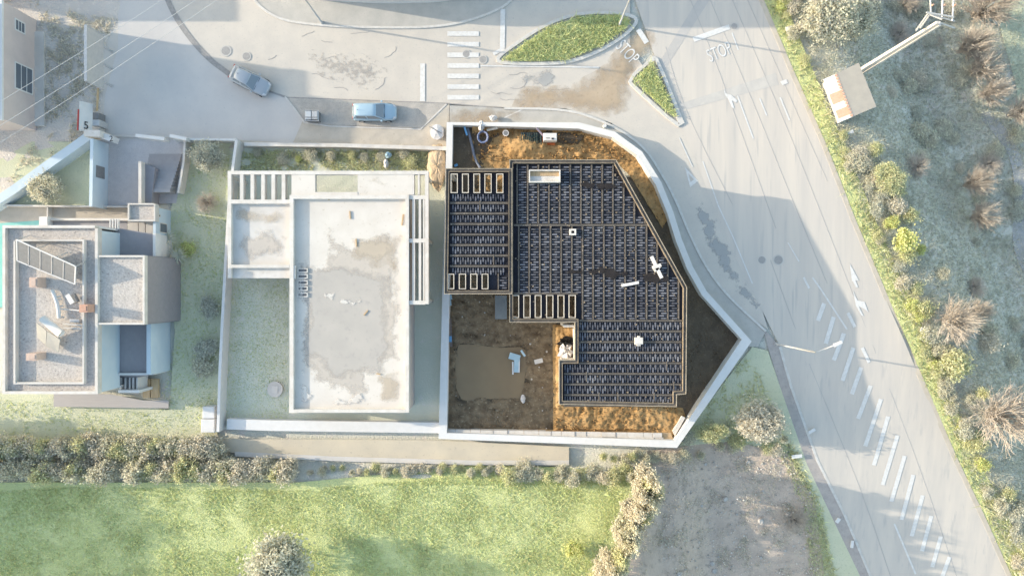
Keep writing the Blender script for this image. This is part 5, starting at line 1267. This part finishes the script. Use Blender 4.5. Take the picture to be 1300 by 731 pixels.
T2 = [((1212,407),28,3.2,10,'round bare tan bush right of the main road near the middle'),((1272,528),40,4.2,11,'big fan shaped bare tan bush at the right edge'),((1240,232),18,3.2,12,'narrow bare upright bush on the right slope'),
      ((1247,275),20,2.8,10,'pinkish bare bush just below the narrow upright bush'),((1010,660),17,1.8,11,'small bare whitish bush at the edge of the dirt lot'),((1238,55),22,3.5,12,'topmost of the bare pinkish bushes beside the pylon'),((1252,85),22,3.2,10,'second of the bare pinkish bushes below the pylon'),
      ((1263,115),20,3,11,'lowest of the bare pinkish bushes below the pylon'),((1258,8),30,4,12,'large bare pinkish tree crown at the top edge right of the pylon'),((1300,140),20,3,10,'bare bush at the right edge beside the stream'),((1155,3),14,2.5,11,'bare whitish bush at the top edge left of the pylon'),
      ((1240,395),16,2,11,'small bare bush right of the round tan bush'),((262,257),14,1.8,11,'small leafless shrub on the narrow lawn between the walls')]
for q, r_, h, k, lb in T2: plant(q, r_, h + (1.3 if q[0] > 1190 else 0), k, lb, 'bush')
T3 = [((1150,308),17,3.2,2,'bright yellow green bush standing tall by the roadside hedge',22),((1052,20),42,3.6,6,'large grey green tree crown at the top beside the road',44),((1085,30),30,3.2,1,'second grey green crown near the top right of the road',None),((1175,640),20,2,3,'x',None),
      ((965,535),40,4.0,3,'large straw green bush between the plot corner and the road',34),((905,550),28,2.4,0,'pale green bush close to the plot wall corner',16),((1213,465),22,2.4,5,'loose green bush on the right verge near the middle',None),((60,237),26,2.6,1,'round grey green bush beside the diagonal wall',24),
      ((262,198),26,2.8,4,'dark round bush in the narrow lawn by the stairs',24),((352,716),50,7.0,4,'big round dark tree at the bottom edge of the field',44),((728,700),17,1.8,2,'small yellow bush standing alone in the field',15),((238,318),14,1.0,2,'green shrub by the terrace of the modern house',None),
      ((264,390),17,1.1,4,'upper green shrub on the shaded lawn by the garden wall',None),((262,440),18,1.2,4,'middle green shrub on the shaded lawn by the garden wall',None),((258,465),17,1.1,1,'lower green shrub on the shaded lawn by the garden wall',None),((1130,225),26,2.0,0,'pale green shrub on the right slope beside the roadside hedge',None)]
for q, r_, h, k, lb, ry in T3:
    if lb != 'x': plant(q, r_, h, k, lb, 'tree' if h > 3.9 else 'bush', None, ry)
# palms at the house corner
def agave(px, r_, label):
    p = P(*px); t = empty('spiky_palm', p, label, 'palm'); rd = r_/S
    m = MB(); m.tube([(0,0,-.2),(0,0,.9)], [.1,.07], 7); o = m.build('trunk', bark, None); o.parent = t
    for i in range(18):
        a = i*2.4; m = MB(); c, s = math.cos(a), math.sin(a); e = .3+.7*((i % 5)/4)
        pts = [(0,0,.9),(c*rd*.5,s*rd*.5,1.0+.35*e),(c*rd,s*rd,.75+.3*e)]
        n = (-s*.045, c*.045); m.add([(pts[0][0]+n[0],pts[0][1]+n[1],pts[0][2]),(pts[0][0]-n[0],pts[0][1]-n[1],pts[0][2]),(pts[1][0]-n[0]*1.5,pts[1][1]-n[1]*1.5,pts[1][2]),(pts[1][0]+n[0]*1.5,pts[1][1]+n[1]*1.5,pts[1][2]),pts[2]],[(0,1,2,3),(3,2,4)])
        o = m.build('frond', leaf_e, None); o.parent = t
agave((207,316), 14, 'spiky palm at the white corner of the modern house'); agave((218,303), 13, 'spiky palm nearest the outdoor stairs behind the other palm'); agave((232,325), 13, 'spiky palm on the lawn side of the palm group')
# hedges round the field
for row, (y0, y1, n, hh) in enumerate(((563,574,60,2.4),(590,606,66,2.7))):
    hg = empty('hedge', P(150, (y0+y1)/2), ('upper' if row == 0 else 'lower') + ' of the two straw green hedges running along the top of the field at left', 'hedge')
    for i in range(n):
        px = -20 + i*(396 if row else 300)/n + rng.uniform(-4,4); rr = rng.uniform(12,17)
        k = rng.choice([3,1,6,0,3]); plant((px, rng.uniform(y0,y1)), rr, hh*rng.uniform(.8,1.1), k, '', into=hg)
hb = empty('hedge', P(600, 597), 'low ragged hedge of small bushes under the beige concrete path', 'hedge')
for i in range(44):
    px = 395 + i*10 + rng.uniform(-5,5); pos = 'left of the shell house corner' if px < 470 else 'below the shell house corner' if px < 560 else 'below the pond' if px < 660 else 'below the ochre strip' if px < 760 else 'at the field corner'; rr = rng.uniform(5,9) if px < 640 else rng.uniform(9,14)
    plant((px, 597+rng.uniform(-4,4) if px < 640 else 600+rng.uniform(-9,9)), rr, rng.uniform(.7,1.2) if px < 640 else rng.uniform(1.1,1.8), rng.choice([0,1,3,6]), '', into=hb)
hd = empty('hedge', P(800, 660), 'tall straw green hedge slanting between the green field and the dirt lot', 'hedge')
for i in range(44):
    t = i/43; px = 832 - 75*t + rng.uniform(-14,12); py = 605 + 150*t + rng.uniform(-6,6); rr = rng.uniform(9,15)
    plant((px,py), rr, rng.uniform(4.0,7.0), rng.choice([3,0,1,6,3]), '', into=hd)
hs_ = empty('hedge', P(830, 580), 'thin low hedge along the outer foot of the south plot wall', 'hedge')
for i in range(14):
    px = 770 + i*9 + rng.uniform(-4,4); plant((px, 580+rng.uniform(-4,3)), rng.uniform(6,10), rng.uniform(.8,1.4), rng.choice([0,3,1]), '', into=hs_)
for i in range(10):
    plant((330+i*22+rng.uniform(-8,8), 198+rng.uniform(-6,8)), rng.uniform(6,11), rng.uniform(.4,.8), rng.choice([0,2,1]), 'small weed clump on the strip above the shell house, ' + ('left end' if i < 4 else 'middle' if i < 7 else 'right end'), 'weed', 'weed clumps above the shell house ' + ('left end' if i < 4 else 'middle' if i < 7 else 'right end'))
for i in range(12):
    plant((rng.uniform(870,1000), rng.uniform(545,575)), rng.uniform(6,12), rng.uniform(.6,1.3), rng.choice([0,3,1]), 'low pale bush between the plot corner and the dirt lot', 'bush', 'low bushes by the plot corner')
# trees standing beyond the left edge of the frame, whose shade falls on the field
for i, (a, b) in enumerate(((-176,560),(-182,580),(-188,602),(-196,624),(-206,646),(-216,668),(-228,690))):
    plant((a,b), 58, 9.0, 4, 'tall tree standing beyond the left edge of the field', 'tree', 'trees beyond the left edge', name='tree')

# ------------------------------------------------------------------ grass and undergrowth (nobody could count it)
def blades(name, px, n, mat, hgt=.22, wid=.05, seed=1, dens=None, clump=0.0):
    poly = wpoly(px); r = np.random.RandomState(seed)
    x0, x1 = min(p.x for p in poly), max(p.x for p in poly); y0, y1 = min(p.y for p in poly), max(p.y for p in poly)
    x = r.uniform(x0,x1,n*2); y = r.uniform(y0,y1,n*2); k = inside(x,y,poly)
    k &= fbm(x,y,.9,3,seed) + .25*fbm(x,y,.25,2,seed+3) > (dens if dens is not None else .4)
    x, y = x[k][:n], y[k][:n]; m = len(x); z = hz(x,y)
    a = r.uniform(0,2*np.pi,m); hh = hgt*r.uniform(.5,1.5,m)*(0.6+.9*fbm(x,y,.7,2,seed+9)); w = wid*r.uniform(.6,1.4,m)
    lx, ly = r.normal(0,1.1,m)*hh, r.normal(0,1.1,m)*hh
    c, s = np.cos(a)*w, np.sin(a)*w
    V = np.stack([np.stack([x-c,y-s,z],1), np.stack([x+c,y+s,z],1), np.stack([x+lx,y+ly,z+hh],1)],1).reshape(-1,3)
    o = link(name, fast_mesh(name, V, np.arange(3*m).reshape(m,3), mat)); o['kind'] = 'stuff'; return o
blades('field_grass', [(-30,625),(90,618),(375,622),(600,600),(800,610),(745,760),(-30,760)], 75000, grass_m, .13, .06, 3, .18)
blades('lawn_grass', [(232,180),(298,200),(288,262),(282,400),(276,548),(-10,552),(-10,505),(200,525),(226,420),(210,300),(224,250)], 14000, grass_m, .1, .05, 5, .35)
blades('island_grass', [(636,77),(658,61),(694,37),(736,21),(783,20),(802,27),(792,39),(763,59),(720,77),(664,79)], 5000, grass_m, .22, .06, 6, .3)
blades('island_grass', [(828,80),(803,103),(855,150),(858,148)], 2200, grass_m, .22, .06, 7, .3)
for o in bpy.data.objects:
    if o.name.startswith('island_grass'): o.location.z = .25
blades('verge_grass', [(a+5,b) for a, b in road_R] + [(1330,780),(1282,660),(1195,475),(1112,280),(1032,90),(975,-40)], 26000, leaf_a, .3, .08, 8, .3)
blades('undergrowth', [(1000,-20),(1300,-20),(1320,740),(1290,740),(1215,560),(1120,330),(1060,180)], 75000, leaf_e, .17, .06, 9, .2)
blades('undergrowth', [(880,500),(950,445),(1000,560),(1035,640),(1075,760),(1040,760),(1000,580),(930,556),(870,560)], 9000, leaf_a, .22, .06, 10, .4)
blades('dirt_weeds', [(840,580),(1000,580),(1045,740),(790,740)], 9000, leaf_d, .2, .05, 12, .55)
blades('dirt_weeds', [(985,565),(1005,562),(1042,640),(1062,740),(1030,740),(1018,640)], 5000, leaf_a, .2, .06, 22, .3)
blades('rubble_weeds', [(-10,0),(150,25),(130,60),(125,160),(10,235),(50,160),(50,0)], 6000, leaf_d, .25, .06, 13, .5)
blades('yard_weeds', [(300,192),(560,192),(545,216),(300,216)], 5000, leaf_a, .22, .06, 14, .42)
blades('yard_weeds', [(294,355),(366,355),(366,535),(282,540)], 9000, grass_m, .07, .04, 15, .2)
